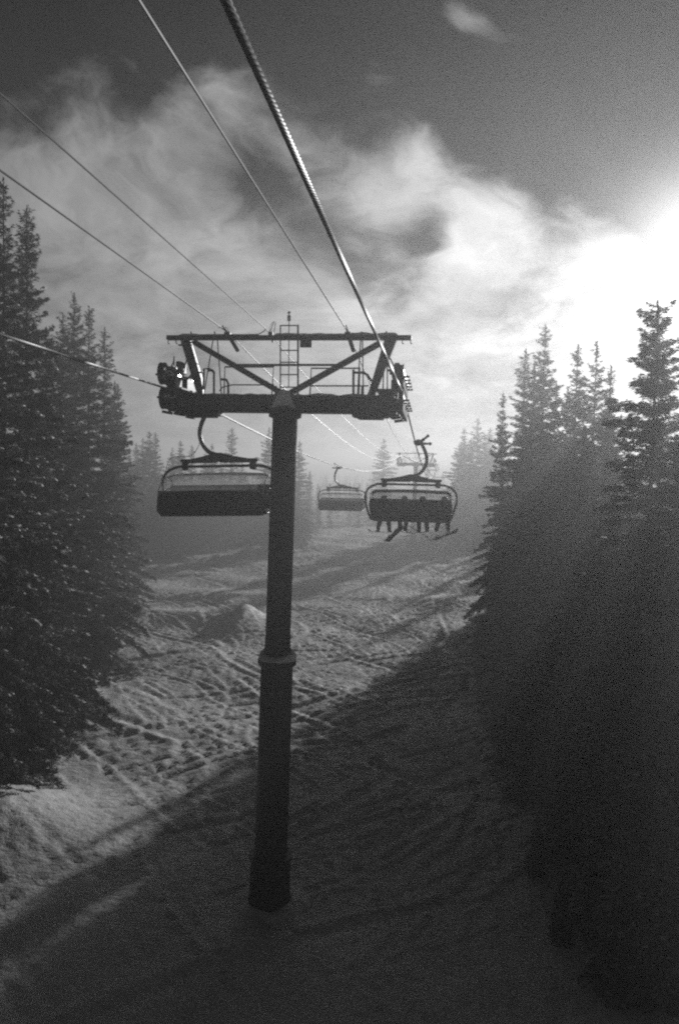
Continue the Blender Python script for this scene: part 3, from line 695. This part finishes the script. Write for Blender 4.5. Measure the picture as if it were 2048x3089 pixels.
for a, b in [((571, 1046), (549, 1155)), ((644, 1020), (615, 1196)), ((656, 1020), (669, 1196)), ((1088, 1020), (1078, 1196)), ((1093, 1020), (1096, 1196)), ((1157, 1120), (1154, 1196)), ((1168, 1098), (1168, 1196))]:
    rod('tie_rod', a, b, .018, M['galv'], -.12)
for a, b in [((644, 1012), (644, 1020)), ((577, 1000), (577, 1010)), ((648, 1000), (648, 1010)), ((1090, 1000), (1090, 1010)), ((1165, 999), (1165, 1010))]:
    rod('stud', a, (b[0], b[1] + 3), .022, M['galv'])
mb().tube([T(552, 1160, -.1), T(579, 1129, -.1), T(612, 1122, -.1)], .026, 8).build('elbow_brace', M['galv'], tower, True)
for sx in (508, 532, 1213, 1238):
    sgn = .006
    mb().tube([T(sx, 1024), T(sx, 1034), T(sx + 2, 1038), T(sx + 4, 1035)], .014, 6).build('end_hook', M['galv'], tower, True)
# work platform rails in two bays, in front and behind
def rail(name, pts, r=.022, dy=.3, m=M['galv']): return mb().tube([T(a, b, dy) for a, b in pts], r, 6).build(name, m, tower, True)
rail('platform_rail', [(676, 1196), (679, 1107), (826, 1107), (820, 1196)], .024, .28)
rail('platform_midrail', [(662, 1180), (672, 1168), (700, 1161), (822, 1161)], .020, .28)
rail('platform_rail', [(935, 1196), (939, 1111), (1086, 1111), (1082, 1196)], .024, .28)
rail('platform_midrail', [(938, 1164), (1112, 1164)], .020, .28)
for pts in ([(646, 1196), (646, 1122), (642, 1117), (628, 1118)], [(614, 1175), (616, 1112), (632, 1113), (645, 1122)], [(689, 1196), (689, 1158), (684, 1146), (668, 1144)], [(1066, 1196), (1066, 1115)], [(1092, 1196), (1093, 1164)], [(1066, 1124), (1096, 1124), (1108, 1131), (1120, 1150)]):
    rail('service_loop', pts, .034, -.20)
rail('service_loop', [(1135, 1170), (1152, 1190), (1154, 1198)], .03, -.2)
for s_ in (-1, 1):          # catwalk frames running along the sheave trains
    X0 = -1.035 if s_ > 0 else -7.135; xi = X0 - s_ * .55 if s_ > 0 else X0 + .55
    mb().box((xi + s_ * .14, YA + .1, zt + .05), (.4, 3.3, .035)).build('catwalk_grating', M['galv'], tower)
# ladder and antenna
mb().tube([T(846, 1196, -.12), T(846, 981, -.12)], .02, 6).build('ladder_rail', M['galv'], tower, True)
mb().tube([T(899, 1196, -.12), T(899, 980, -.12)], .027, 6).build('ladder_rail', M['galv'], tower, True)
for sy in (982, 1057, 1093, 1130, 1168): rod('ladder_rung', (846, sy), (899, sy), .017, M['galv'], -.12)
rod('antenna_mast', (871, 1168), (872, 950), .014, M['galv'], -.02)
mb().tube([T(872, 968, -.02), T(872, 951, -.02)], .045, 8).build('antenna', M['antenna'], tower, True)
m_ = mb(); m_.tube([T(872, 951, -.02), T(872, 938, -.02)], .016, 6); m_.tube([T(867, 945, -.02), T(877, 941, -.02)], .014, 6); m_.tube([T(869, 940, -.02), T(875, 945, -.02)], .012, 6); m_.build('antenna_head', M['galv'], tower, True)
# number plate
pl = mb(); cx_, cz_ = T(925, 1037).x, T(925, 1037).z; wpl, hpl = abs(T(943, 1037).x - T(907, 1037).x), T(925, 1023).z - T(925, 1049).z
pl.box((cx_, YA - .10, cz_), (wpl, .03, hpl)).build('number_plate', M['sign'], tower, bevel=.008)
def text(body, size, loc, m, name, parent):
    cu = bpy.data.curves.new(name, 'FONT'); cu.body = body; cu.size = size; cu.extrude = .004; cu.align_x = 'CENTER'; cu.align_y = 'CENTER'
    tmp = bpy.data.objects.new(name, cu); COL.objects.link(tmp); dg = bpy.context.evaluated_depsgraph_get()
    me = bpy.data.meshes.new_from_object(tmp.evaluated_get(dg)); bpy.data.objects.remove(tmp)
    me.materials.clear(); me.materials.append(m); o = bpy.data.objects.new(name, me); COL.objects.link(o); o.parent = parent
    o.location = loc; o.rotation_euler = (rad(90), 0, 0); return o
text('22A', .17, Vector((cx_, YA - .121, cz_ - .01)) - TO, M['letter'], 'number_lettering', tower)
for zz in (ztu,):
    for dx in (-.1, .1): mb().box((cx_ + dx, YA - .09, zbu - .01), (.02, .02, .06)).build('plate_clip', M['galv'], tower)
# cable holders on the upper arm
def holder(sx, sy, lean):
    a = T(sx, sy, -.12)
    m_ = mb(); m_.box(a + Vector((0, 0, -.02)), (.16, .22, .14)); m_.build('cable_saddle', M['galv'], tower, bevel=.015)
    m_ = mb(); m_.tube([a + Vector((0, -.5, .13)), a + Vector((0, -.2, .07)), a + Vector((0, .1, .0))], [.018, .03, .035], 8); m_.build('cable_grip', M['galv'], tower, True)
    m_ = mb(); m_.tube([a + Vector((.02, .3, -.10)), a + Vector((.06, .8, -.30))], .062, 10); m_.build('cable_weight', M['rubber'], tower, True)
holder(688, 1008, 0); holder(1050, 1008, 0)
mb().tube(spline([T(660, 990, -.2), T(672, 985, -.2), T(684, 990, -.2), T(690, 1004, -.2), T(684, 1020, -.2), T(676, 1026, -.2), T(669, 1020, -.2)], 5), .008, 5).build('slack_loop', M['wire'], tower, True)
mb().tube(spline([T(780, 1008, -.1), T(795, 1000, -.1), T(802, 993, -.1)], 5), .014, 5).build('slack_loop', M['wire'], tower, True)
mb().box(T(817, 1006), (.12, .1, .08)).build('cable_saddle', M['galv'], tower)
for a, b, c in (((812, 1004), (820, 988), (827, 970)), ((826, 1008), (829, 990), (832, 972))):
    mb().tube(spline([T(*a, -.1), T(*b, -.1), T(*c, -.1)], 5), .012, 5).build('bent_conductor', M['wire'], tower, True)
mb().tube(spline([T(828, 970, -.1), T(820, 975, -.1), T(815, 990, -.1), T(820, 1000, -.1)], 5), .006, 5).build('bent_conductor', M['wire'], tower, True)
mb().beam(T(823, 1023), T(823, 1033), .05, .05).build('clamp_foot', M['galv'], tower)

# sheave trains
LX, RX = -7.135, -1.035
def sheave(parent, org, c, r=.285, w=.12):
    o = MB(org).lathe(Vector(c), [(r * .80, -w / 2), (r, -w / 2), (r * 1.0, -w * .28), (r * .93, -w * .15), (r * .93, w * .15), (r, w * .28), (r, w / 2), (r * .80, w / 2)], 28, axis='X').build('sheave', M['rubber'], parent, True)
    org2 = Vector(org)
    MB(org).lathe(Vector(c), [(r * .3, -w * .62), (r * .79, -w * .40), (r * .79, w * .40), (r * .3, w * .62)], 20, axis='X').build('sheave_hub', M['alu'], o)
    return o
def sheave_train(X, inward, zr):
    PM = M['alu'] if inward > 0 else M['beam']
    org = TO
    n = 5; ys_ = [YA - 1.15 + i * .56 for i in range(n)]
    for i, yy in enumerate(ys_):
        zz = zr(yy)
        up = sheave(tower, org, (X, yy, zz + .31)); dn = sheave(tower, org, (X, yy + .12, zz - .31))
    for zz, nm in ((.285, 'rocker_beam'), (-.285, 'rocker_beam')):
        for dx in (-.13, .13):
            for i in (0, 2):
                a = Vector((X + dx, ys_[i] + (.12 if zz < 0 else 0), zr(ys_[i]) + zz)); b = Vector((X + dx, ys_[i + 1] + (.12 if zz < 0 else 0) + (.5 if i == 2 else 0), zr(ys_[i + 1]) + zz))
                mb().beam(a, b, .12, .02, (1, 0, 0)).build(nm, (M['galv'] if inward > 0 else M['beam']), tower, bevel=.005)
    zc = zr(YA)
    ins = inward
    mb().beam((X + ins * .17, YA - 1.1, zc + .30), (X + ins * .17, YA + 1.3, zc + .22), .14, .06, (1, 0, 0)).build('main_beam', M['beam'], tower, bevel=.01)
    mb().beam((X + ins * .17, YA - 1.0, zc - .30), (X + ins * .17, YA + 1.3, zc - .38), .14, .06, (1, 0, 0)).build('main_beam', M['beam'], tower, bevel=.01)
    mb().box((X + ins * .25, YA, zc - .1), (.14, .34, .95)).build('hinge_bracket', M['beam'], tower, bevel=.02)
    mb().tube([(X - ins * .05, YA, zmid), (X + ins * .7, YA, zmid)], .09, 12).build('hinge_axle', (M['galv'] if inward > 0 else M['beam']), tower, True)
    for k in range(5):
        yy = ys_[k]; b = MB(TO).tube([(X - ins * .20, yy, zr(yy) + .285), (X + ins * .24, yy, zr(yy) + .285)], .028, 8).build('axle_pin', PM, tower, True)
        MB(TO).tube([(X - ins * .20, yy + .12, zr(yy) - .285), (X + ins * .24, yy + .12, zr(yy) - .285)], .028, 8).build('axle_pin', PM, tower, True)
    # dark side plates and bracketry that fill the train
    mb().box((X + ins * .22, YA + .05, zc + .10), (.05, 1.9, .50)).build('side_plate', M['beam'], tower, bevel=.01)
    mb().box((X + ins * .30, YA + .05, zc - .42), (.16, 1.5, .34)).build('side_plate', M['beam'], tower, bevel=.02)
    mb().box((X + ins * .16, YA - .2, zc + .62), (.14, .5, .30)).build('switch_box', M['beam'], tower, bevel=.02)
    mb().box((X + ins * .45, YA, zmid - .02), (.5, .40, hb * .9)).build('arm_end_block', M['beam'], tower, bevel=.03)
    for dy in (-1.1, -.5): mb().tube([(X + ins * .12, YA + dy, zc + .42), (X + ins * .34, YA + dy, zc + .50)], [.05, .03], 8).build('grease_fitting', PM, tower, True)
    # rope catcher plates and position switches
    for k, (dy, dz) in enumerate([(-1.25, .42), (-.6, .62), (.1, .66), (.8, .55)]):
        mb().beam((X - ins * .02, YA + dy, zc + dz - .15), (X + ins * .22, YA + dy + .05, zc + dz), .05, .12, (0, 1, 0)).build('rope_catcher', PM, tower, bevel=.006)
    for dy, dz in ((-1.2, -.62), (-.3, -.60), (.7, -.62)):
        mb().beam((X + ins * .02, YA + dy, zc + dz), (X + ins * .26, YA + dy, zc + dz - .04), .07, .16, (0, 1, 0)).build('rope_catcher', (M['galv'] if inward > 0 else M['beam']), tower, bevel=.006)
    mb().tube(spline([(X + ins * .22, YA - 1.3, zc + .45), (X + ins * .34, YA - 1.35, zc + .62), (X + ins * .30, YA - 1.2, zc + .78), (X + ins * .2, YA - .9, zc + .6)], 6), .018, 6).build('switch_cable', M['wire'], tower, True)

# rope heights, fitted to the two spans
def sag(y, y0, z0, y1, z1, s): t = (y - y0) / (y1 - y0); return z0 + (z1 - z0) * t - s * 4 * t * (1 - t)
Y2, Y3 = 130.0, 235.0
def zL(y):
    if y < YA: return sag(y, -20, 12 + 3.0, YA, 12 + 2.02, .22)
    if y < Y2: return sag(y, YA, 12 + 2.02, Y2, 12 + 1.75, 1.95)
    return sag(y, Y2, 12 + 1.75, Y3, 12 + 1.2, 1.9)
def zR(y):
    if y < YA: return sag(y, -20, 12 + 2.5, YA, 12 + 2.0, .08)
    if y < Y2: return sag(y, YA, 12 + 2.0, Y2, 12 + 1.75, 2.5)
    return sag(y, Y2, 12 + 1.75, Y3, 12 + 1.2, 1.9)
sheave_train(LX, 1, lambda y: zL(YA) - .04 * (y - YA)); sheave_train(RX, -1, lambda y: zR(YA) - .04 * (y - YA))

def strands(name, fx, fz, y0, y1, r, lay=.36):
    """six-strand laid rope near the camera; plain beyond"""
    m_ = MB(); n = int((y1 - y0) / .045); nst = 6
    for k in range(nst):
        pts = []
        for i in range(n + 1):
            y = y0 + (y1 - y0) * i / n; a = 6.283 * (y / lay + k / nst)
            pts.append((fx + math.cos(a) * r * .60, y, fz(y) + math.sin(a) * r * .60))
        m_.tube(pts, r * .40, 6, caps=True)
    return m_
def rope(name, X, fz, label):
    m_ = strands(name, X, fz, 2.0, 19.5, .026)
    ys_ = list(np.arange(-20, 2.01, .5)) + list([])
    m_.tube([(X, y, fz(y)) for y in ys_], .026, 8)
    ys_ = list(np.arange(19.5, Y2, 1.2)) + list(np.arange(Y2, Y3 + 1, 2.0))
    m_.tube([(X, y, fz(y)) for y in ys_], .027, 8)
    return tag(m_.build('haul_rope', M['rope'], None, True), label, 'rope', 'haul ropes of the lift')
rope('haul_rope', RX, zR, 'thick twisted haul rope passing overhead to the right sheaves and carrying the occupied chair')
rope('haul_rope', LX, zL, 'haul rope entering at the left edge to the left sheaves and carrying the empty chairs')
def cable(X, z0, zt_, s1, s2, r, label, z2=None):
    def fz(y):
        if y < YA: return sag(y, -25, z0, YA, zt_, s1)
        if y < Y2: return sag(y, YA, zt_, Y2, zt_ + .0, s2)
        return sag(y, Y2, zt_, Y3, zt_ - .5, s2)
    ys_ = list(np.arange(-25, YA, 1.0)) + [YA] + list(np.arange(YA + 1, Y2, 1.5)) + [Y2] + list(np.arange(Y2 + 2, Y3 + 1, 2.5))
    return tag(MB().tube([(X, y, fz(y)) for y in ys_], r, 7).build('communication_cable', M['cable'], None, True), label, 'cable', 'thin cables above the haul ropes')
cable(T(1050, 1005).x, 12 + 4.15, T(1050, 1003).z, .03, 2.6, .016, 'thin cable left of the thick rope, clamped to the right part of the top arm')
cable(T(688, 1003).x, 12 + 4.3, T(688, 1003).z, .0, 2.6, .015, 'thin cable meeting the top arm above the left sheaves, lower of the two at left')
cable(T(800, 985).x, 12 + 4.4, T(805, 990).z, .0, 2.2, .012, 'thinnest cable ending beside the ladder top, upper of the two at left')

# far towers: whole copies
t2 = copy_tree(tower); P0 = at(1254, 1368, Y2)
t2.location = (TO.x + .05, Y2, P0.z - (T(872, 1018).z - TO.z)); t2['label'] = 'small hazy lift tower far down the line behind the occupied chair'
t3 = copy_tree(tower); t3.location = (TO.x + .3, Y3, TO.z - 1.2); t3['label'] = 'faintest and farthest lift tower, just beyond the far one'

# ------------------------------------------------------------------ chairs; origin at the rope clamp, riders face +Y
CH = 'covered chairs hanging from the haul ropes'
def make_chair():
    root = empty('chairlift_chair'); S = M['chairsteel']
    xc = -.10                                     # seat centre relative to the rope
    g = MB(); g.box((.02, 0, -.02), (.10, .42, .14)); g.box((.11, 0, -.02), (.12, .30, .20)); g.tube([(-.02, -.26, 0), (-.02, .26, 0)], .034, 8); g.build('rope_grip', S, root, bevel=.012)
    g = MB(); g.beam((.14, 0, -.02), (.30, .0, .10), .10, .14, (0, 1, 0)); g.beam((.28, 0, .085), (.41, 0, .20), .075, .10, (0, 1, 0)); g.lathe((.42, -.07, .205), [(.05, 0), (.05, .14)], 12, axis='Y'); g.build('grip_lever', S, root, bevel=.01)
    g = MB(); g.tube([(.16, 0, -.05), (.52, 0, -.055)], [.05, .026], 8); g.lathe((.50, -.05, -.055), [(.055, 0), (.055, .10)], 12, axis='Y'); g.build('running_wheel_arm', S, root, True)
    path = spline([(.20, 0, -.02), (.27, 0, -.16), (.36, 0, -.36), (.40, 0, -.56), (.37, 0, -.76), (.27, 0, -.95), (.12, 0, -1.08), (-.04, 0, -1.13)], 6)
    MB().tube(path, [.058] * 12 + [.055] * (len(path) - 12), 10).build('hanger_arm', S, root, True)
    g = MB(); g.prism([(xc - .92, -1.34), (xc - .88, -1.25), (xc - .36, -1.16), (xc - .05, -1.075), (xc + .10, -1.075), (xc + .40, -1.16), (xc + .90, -1.26), (xc + .92, -1.34), (xc + .10, -1.335), (xc + .02, -1.30), (xc - .06, -1.335)], -.06, .06); g.build('suspension_frame', S, root, bevel=.012)
    # bail: tube round the whole carrier
    zt_ = -1.42; hw = 1.50
    pts = [(xc - 1.30, .0, -2.62), (xc - 1.40, 0, -2.40), (xc - 1.50, 0, -2.05), (xc - hw - .02, 0, -1.85), (xc - hw + .02, 0, -1.68), (xc - hw + .14, 0, -1.53), (xc - hw + .36, 0, -1.435), (xc - .95, 0, zt_), (xc - .4, 0, zt_), (xc + .4, 0, zt_)]
    pts += [(2 * xc - p[0], p[1], p[2]) for p in pts[:8][::-1]]
    MB().tube(spline(pts, 5), .036, 8).build('bail_frame', S, root, True)
    for s in (-1, 1):
        g = MB(); g.box((xc + s * .89, 0, -1.38), (.17, .17, .26)); g.box((xc + s * .89, 0, -1.27), (.25, .14, .08)); g.box((xc + s * .91, 0, -1.50), (.11, .12, .05)); g.build('rubber_mount', M['rubber'], root, bevel=.02)
    # seat shell with four places
    nseat = 6; w = 2.72 / nseat
    g = MB(); g.prism([(xc - 1.36, -1.96), (xc - 1.38, -2.15), (xc - 1.27, -2.62), (xc - 1.22, -2.66), (xc + 1.22, -2.66), (xc + 1.27, -2.62), (xc + 1.38, -2.15), (xc + 1.36, -1.93), (xc + 1.30, -1.90), (xc - 1.30, -1.90)], -.16, -.10); g.build('back_shell', M['shell'], root, bevel=.015)
    for k in range(nseat):
        cx2 = xc - 1.36 + w * (k + .5)
        g = MB(); g.box((cx2, -.05, -2.24), (w - .07, .09, .54), Matrix.Rotation(rad(-8), 3, 'X')); g.build('backrest', M['pad'], root, bevel=.03)
        g = MB(); g.box((cx2 * .97 + xc * .03, .22, -2.56), ((w - .06) * .97, .52, .11), Matrix.Rotation(rad(5), 3, 'X')); g.build('seat', M['pad'], root, bevel=.03)
    g = MB(); g.box((xc, .18, -2.64), (2.5, .46, .04)); g.build('seat_pan', M['shell'], root, bevel=.01)
    g = MB()
    for s in (-1, 1): g.tube([(xc + s * 1.30, -.13, -2.60), (xc + s * 1.30, .42, -2.62)], .03, 8)
    g.tube([(xc - 1.3, .42, -2.62), (xc + 1.3, .42, -2.62)], .03, 8); g.build('seat_frame', S, root, True)
    g = MB(); 
    for s in (-1, 1): g.tube(spline([(xc + s * 1.34, -.02, -1.98), (xc + s * 1.36, .35, -2.02), (xc + s * 1.34, .62, -2.18)], 5), .022, 8)
    g.tube([(xc - 1.34, .62, -2.18), (xc + 1.34, .62, -2.18)], .022, 8); g.build('safety_bar', S, root, True)
    # canopy: curved clear shell, with a light metal rim
    prof = [(-.22, -1.96), (-.24, -1.78), (-.12, -1.66), (.08, -1.60), (.32, -1.61), (.55, -1.68), (.74, -1.81), (.84, -1.92), (.88, -2.02)]
    prof = [(p.x, p.z) for p in spline([(a, 0, b) for a, b in prof], 4)]
    nx = 22; vs = []; fs = []; rim = []
    for t_ in (0, .008):
        for i in range(nx + 1):
            u = -1 + 2 * i / nx; x = xc + u * 1.33; dn = -.035 * u * u - .07 * max(0, abs(u) - .9) * 10 * max(0, abs(u) - .9) * 10
            for y, z in prof: vs.append((x, y, z + dn - t_))
    n2_ = len(prof); off = (nx + 1) * n2_
    for i in range(nx):
        for j in range(n2_ - 1):
            a = i * n2_ + j; fs.append((a, a + 1, a + n2_ + 1, a + n2_)); fs.append((a + off, a + off + n2_, a + off + n2_ + 1, a + off + 1))
    g = MB(); g.add(vs, fs); g.build('canopy', M['acrylic'], root, True)
    g = MB(); sk = [(.885, -2.02), (.93, -2.30), (.93, -2.52), (.86, -2.66)]; vs2 = []; fs2 = []
    wd = [1.335, 1.36, 1.37, 1.28]
    for t_ in (0, -.02):
        for k_, (y, z) in enumerate(sk):
            for i in range(9): vs2.append((xc + (-1 + i / 4) * wd[k_], y + t_ - .04 * ((-1 + i / 4) ** 2), z))
    for k_ in range(3):
        for i in range(8):
            a = k_ * 9 + i; fs2 += [(a, a + 1, a + 10, a + 9), (a + 36, a + 45, a + 46, a + 37)]
    g.add(vs2, fs2); g.build('canopy_skirt', M['shell'], root, True)
    top = max(range(n2_), key=lambda j: prof[j][1])
    g = MB(); g.tube([Vector(vs[i * n2_ + top]) + Vector((0, 0, .006)) for i in range(nx + 1)], .007, 5); 
    for i in (0, nx): g.tube([Vector(vs[i * n2_ + j]) for j in range(n2_)], .012, 5)
    g.tube([Vector(vs[i * n2_ + n2_ - 1]) for i in range(nx + 1)], .013, 5)
    g.build('canopy_rim', M['alu'], root, True)
    MB().tube(spline([(.40, .0, -.62), (.42, 0, -.85), (.62, 0, -1.13), (.95, 0, -1.16), (1.18, 0, -1.20), (1.30, 0, -1.42), (1.32, 0, -1.62)], 6), .008, 5).build('control_cable', M['wire'], root, True)
    return root
chair = make_chair()
CS = 1.165; chair.scale = (CS,) * 3
p = at(1253, 1337, 31.0); chair.location = (RX, 31.0, zR(31.0))
tag(chair, 'covered chair carrying four riders seen from behind, under the right haul rope', 'ski lift chair', CH)
c2 = copy_tree(chair); c2.location = (LX + .04, 24.4, zL(24.4)); c2.rotation_euler = (0, rad(2), rad(180)); c2.scale = (1.225,) * 3
c2['label'] = 'empty covered chair seen from the front, partly hidden behind the tower pole'
c3 = copy_tree(chair); c3.location = (LX, 57.0, zL(57.0)); c3.rotation_euler = (0, 0, rad(180))
c3['label'] = 'hazy empty covered chair farther off, half hidden behind the occupied chair'

# ------------------------------------------------------------------ riders
def skin(name, verts, edges, radii, m, parent, sub=2, root=0):
    me = bpy.data.meshes.new(name); me.from_pydata([tuple(v) for v in verts], edges, [])
    o = bpy.data.objects.new(name, me); COL.objects.link(o)
    o.modifiers.new('s', 'SKIN'); sv = me.skin_vertices[0].data
    for i, r in enumerate(radii):
        sv[i].radius = (r, r) if not isinstance(r, tuple) else r
        sv[i].use_root = (i == root)
    ss = o.modifiers.new('u', 'SUBSURF'); ss.levels = sub; ss.render_levels = sub
    dg = bpy.context.evaluated_depsgraph_get(); nm = bpy.data.meshes.new_from_object(o.evaluated_get(dg)); bpy.data.objects.remove(o)
    nm.materials.clear(); nm.materials.append(m); nm.name = name
    nm.polygons.foreach_set('use_smooth', [True] * len(nm.polygons))
    q = bpy.data.objects.new(name, nm); COL.objects.link(q); q.parent = parent; return q
def rider(loc, label, jm, foot_l, foot_r, turn=0.0, sc=1.0, lean=0.0):
    """seated, facing +Y; origin at the hips; feet given relative to it"""
    e = empty('person', loc); tag(e, label, 'person', 'riders on the occupied chair')
    kl, kr = Vector((-.13, .47, .02)), Vector((.13, .47, .02)); fl_, fr_ = Vector(foot_l), Vector(foot_r)
    V = [(0, 0, .02), (0, -.01, .20), (lean * .5, .0, .38), (lean, .02, .50), (lean, .04, .58),      # 0-4 spine, neck
         (-.10, .06, 0), tuple(kl), tuple(kl.lerp(fl_, .45) + Vector((0, -.01, 0))), tuple(fl_),     # 5-8 left leg
         (.10, .06, 0), tuple(kr), tuple(kr.lerp(fr_, .45) + Vector((0, -.01, 0))), tuple(fr_),      # 9-12 right leg
         (lean - .18, .02, .46), (-.27, .12, .24), (-.17, .34, .12),                                # 13-15 left arm
         (lean + .18, .02, .46), (.27, .12, .24), (.17, .34, .12)]
    E = [(0, 1), (1, 2), (2, 3), (3, 4), (0, 5), (5, 6), (6, 7), (7, 8), (0, 9), (9, 10), (10, 11), (11, 12), (3, 13), (13, 14), (14, 15), (3, 16), (16, 17), (17, 18)]
    Rr = [.15, .16, .18, .13, .065, .12, .10, .105, .085, .12, .10, .105, .085, .085, .065, .045, .085, .065, .045]
    skin('body', V, E, Rr, jm, e)
    hc = Vector((lean, .06, .70)); tr = Matrix.Rotation(turn, 3, 'Z')
    # head: skull, jaw, nose, ears in one surface
    hv = [hc + tr @ Vector(q) for q in ((0, 0, -.10), (0, 0, 0), (0, .02, .07), (0, .07, -.06), (0, .105, -.01), (0, .13, -.02), (-.075, 0, -.01), (.075, 0, -.01))]
    skin('head', hv, [(0, 1), (1, 2), (1, 3), (1, 4), (4, 5), (1, 6), (1, 7)], [.055, .085, .07, .05, .035, .014, .02, .02], M['skin'], e)
    MB().lathe(hc + tr @ Vector((0, 0, -.02)), [(.105, -.03), (.122, .0), (.125, .04), (.112, .09), (.08, .125), (.03, .142), (.005, .144)], 20).build('helmet', M['helmet'], e, True)
    MB().lathe(hc + tr @ Vector((0, 0, .0)), [(.126, -.012), (.129, -.01), (.129, .018), (.126, .02)], 20).build('goggle_strap', M['rubber'], e, True)
    g = MB(); g.box(hc + tr @ Vector((0, .105, .012)), (.15, .06, .075), tr); g.build('goggles', M['board'], e, bevel=.015)
    for s in (-1, 1):    # gloved hands closed on the knees, five fingers each
        b = Vector((s * .17, .34, .12)); V2 = [b, b + Vector((-s * .01, .06, -.015)), b + Vector((-s * .015, .10, -.03))]; E2 = [(0, 1), (1, 2)]; R2 = [.035, .045, .04]
        for f_, ln in enumerate((.06, .068, .064, .05)):
            x = (-.036 + .024 * f_) * -s; k = len(V2); V2 += [V2[2] + Vector((x, .02, 0)), V2[2] + Vector((x, .02 + ln * .6, -.015)), V2[2] + Vector((x * 1.05, .02 + ln * .8, -.05))]
            E2 += [(2, k), (k, k + 1), (k + 1, k + 2)]; R2 += [.013, .012, .010]
        k = len(V2); V2 += [V2[1] + Vector((-s * .045, .01, -.01)), V2[1] + Vector((-s * .06, .05, -.03))]; E2 += [(1, k), (k, k + 1)]; R2 += [.014, .011]
        skin('glove', V2, E2, R2, M['boot'], e, 1)
    for f_ in (fl_, fr_):
        V3 = [f_ + Vector((0, 0, .12)), f_ + Vector((0, 0, .0)), f_ + Vector((0, -.02, -.06)), f_ + Vector((0, .10, -.065)), f_ + Vector((0, .19, -.07))]
        skin('boot', V3, [(0, 1), (1, 2), (2, 3), (3, 4)], [.088, .092, .085, .075, .055], M['boot'], e, 1)
    return e
CL = Vector(chair.location); hipz = CL.z - 2.50 * CS - .01
xs4 = [CL.x - .12 - 1.04, CL.x - .12 - .28, CL.x - .12 + .46, CL.x - .12 + 1.32]
yy = CL.y + .22
rider((xs4[0], yy, hipz), 'leftmost rider on the occupied chair, dark helmet, boots on a flat snowboard', M['jacket_a'], (-.24, .52, -.50), (.20, .50, -.50), .2)
rider((xs4[1], yy, hipz), 'second rider from the left on the occupied chair, pale clothing, tilted snowboard', M['jacket_b'], (-.14, .46, -.50), (.08, .50, -.50), -.3, lean=.04)
rider((xs4[2], yy, hipz), 'third rider from the left on the occupied chair, dark helmet, legs apart', M['jacket_a'], (-.12, .44, -.52), (.20, .52, -.50), .1)
rider((xs4[3], yy, hipz), 'rightmost rider on the occupied chair, boots on a board tipped up to the right', M['jacket_b'], (-.30, .50, -.48), (.16, .46, -.44), -.1, lean=-.02)
def board(name, c, ln, w, yaw, roll, pitch, label, cat='snowboard', m=M['board']):
    n = 14; vs = []; fs = []
    for i in range(n + 1):
        u = -1 + 2 * i / n; hw = w / 2 * (.80 + .20 * u * u) * (1 if abs(u) < .86 else math.sqrt(max(0.02, 1 - ((abs(u) - .86) / .145) ** 2)))
        zz = .10 * max(0, (abs(u) - .78) / .22) ** 1.6
        for s in (-1, 1):
            for t_ in (0, .012): vs.append(Vector((u * ln / 2, s * hw, zz + t_)))
    for i in range(n):
        a = i * 4; b = a + 4
        fs += [(a, b, b + 2, a + 2), (a + 1, a + 3, b + 3, b + 1), (a, a + 1, b + 1, b), (a + 2, b + 2, b + 3, a + 3)]
    fs += [(0, 2, 3, 1), (n * 4, n * 4 + 1, n * 4 + 3, n * 4 + 2)]
    o = MB(); o.add(vs, fs); o = o.build(name, m, None, True); o.location = c; o.rotation_euler = (roll, pitch, yaw)
    tag(o, label, cat, 'boards and skis of the riders')
    for s in (-.27, .27):
        g = MB(); g.box((s * ln * .7, 0, .03), (.12, .22, .03)); g.tube([(s * ln * .7, -.1, .05), (s * ln * .7, -.05, .13), (s * ln * .7, .05, .13), (s * ln * .7, .1, .05)], .015, 6); g.build('binding', M['boot'], o, bevel=.004)
    return o
fz_ = hipz - .50 - .145
cxr = CL.x - .14
def cp(zx, zy, dy): # zoomed picture coordinates of the chair close-up
    return at(1100 + zx / 5.227, 1400 + zy / 5.227, CL.y + dy)
board('snowboard', cp(300, 1072, .75), 1.45, .27, rad(35), 0, rad(2), 'flat snowboard under the leftmost rider')
board('snowboard', cp(455, 1118, .70), 1.40, .27, rad(62), rad(8), rad(-24), 'snowboard under the second rider, its tail tipped down to the left')
board('ski', cp(770, 1085, .8), 1.30, .09, rad(40), 0, rad(1), 'narrow ski seen edge-on under the third rider', 'ski')
board('snowboard', cp(1235, 1140, .70), 1.50, .27, rad(38), rad(4), rad(-15), 'snowboard under the rightmost rider, its nose tipped up to the right')
mp = MB(); a, b = cp(690, 970, .8), cp(1000, 1158, .5); mp.tube([a, b], .014, 8); mp.tube([b - (b - a).normalized() * .08, b - (b - a).normalized() * .06], .04, 10)  # pale pole added to stand in for a bright lit streak below the seat
tag(mp.build('lit_streak_pole', M['antenna'], None, True), 'pale ski pole hanging slantwise between the right riders\' legs', 'ski pole')

# ------------------------------------------------------------------ haze
hz_ = MB(); hz_.box((0, 850, 12.5), (3300, 2700, 0.1)) 
def haze_box(z0, z1, y0, y1, hx, dens, g):
    m = bpy.data.materials.new('haze'); m.use_nodes = True; t = m.node_tree; t.nodes.clear()
    v = t.nodes.new('ShaderNodeVolumePrincipled'); v.inputs['Color'].default_value = (.56, .56, .56, 1); v.inputs['Density'].default_value = dens; v.inputs['Anisotropy'].default_value = g
    o = t.nodes.new('ShaderNodeOutputMaterial'); t.links.new(v.outputs[0], o.inputs['Volume'])
    b = MB(); b.box((0, (y0 + y1) / 2, (z0 + z1) / 2), (2 * hx, y1 - y0, z1 - z0)); return tag(b.build('haze', m), kind='stuff')
haze_box(-60, 23, -320, 2640, 1540, .0047, .60)
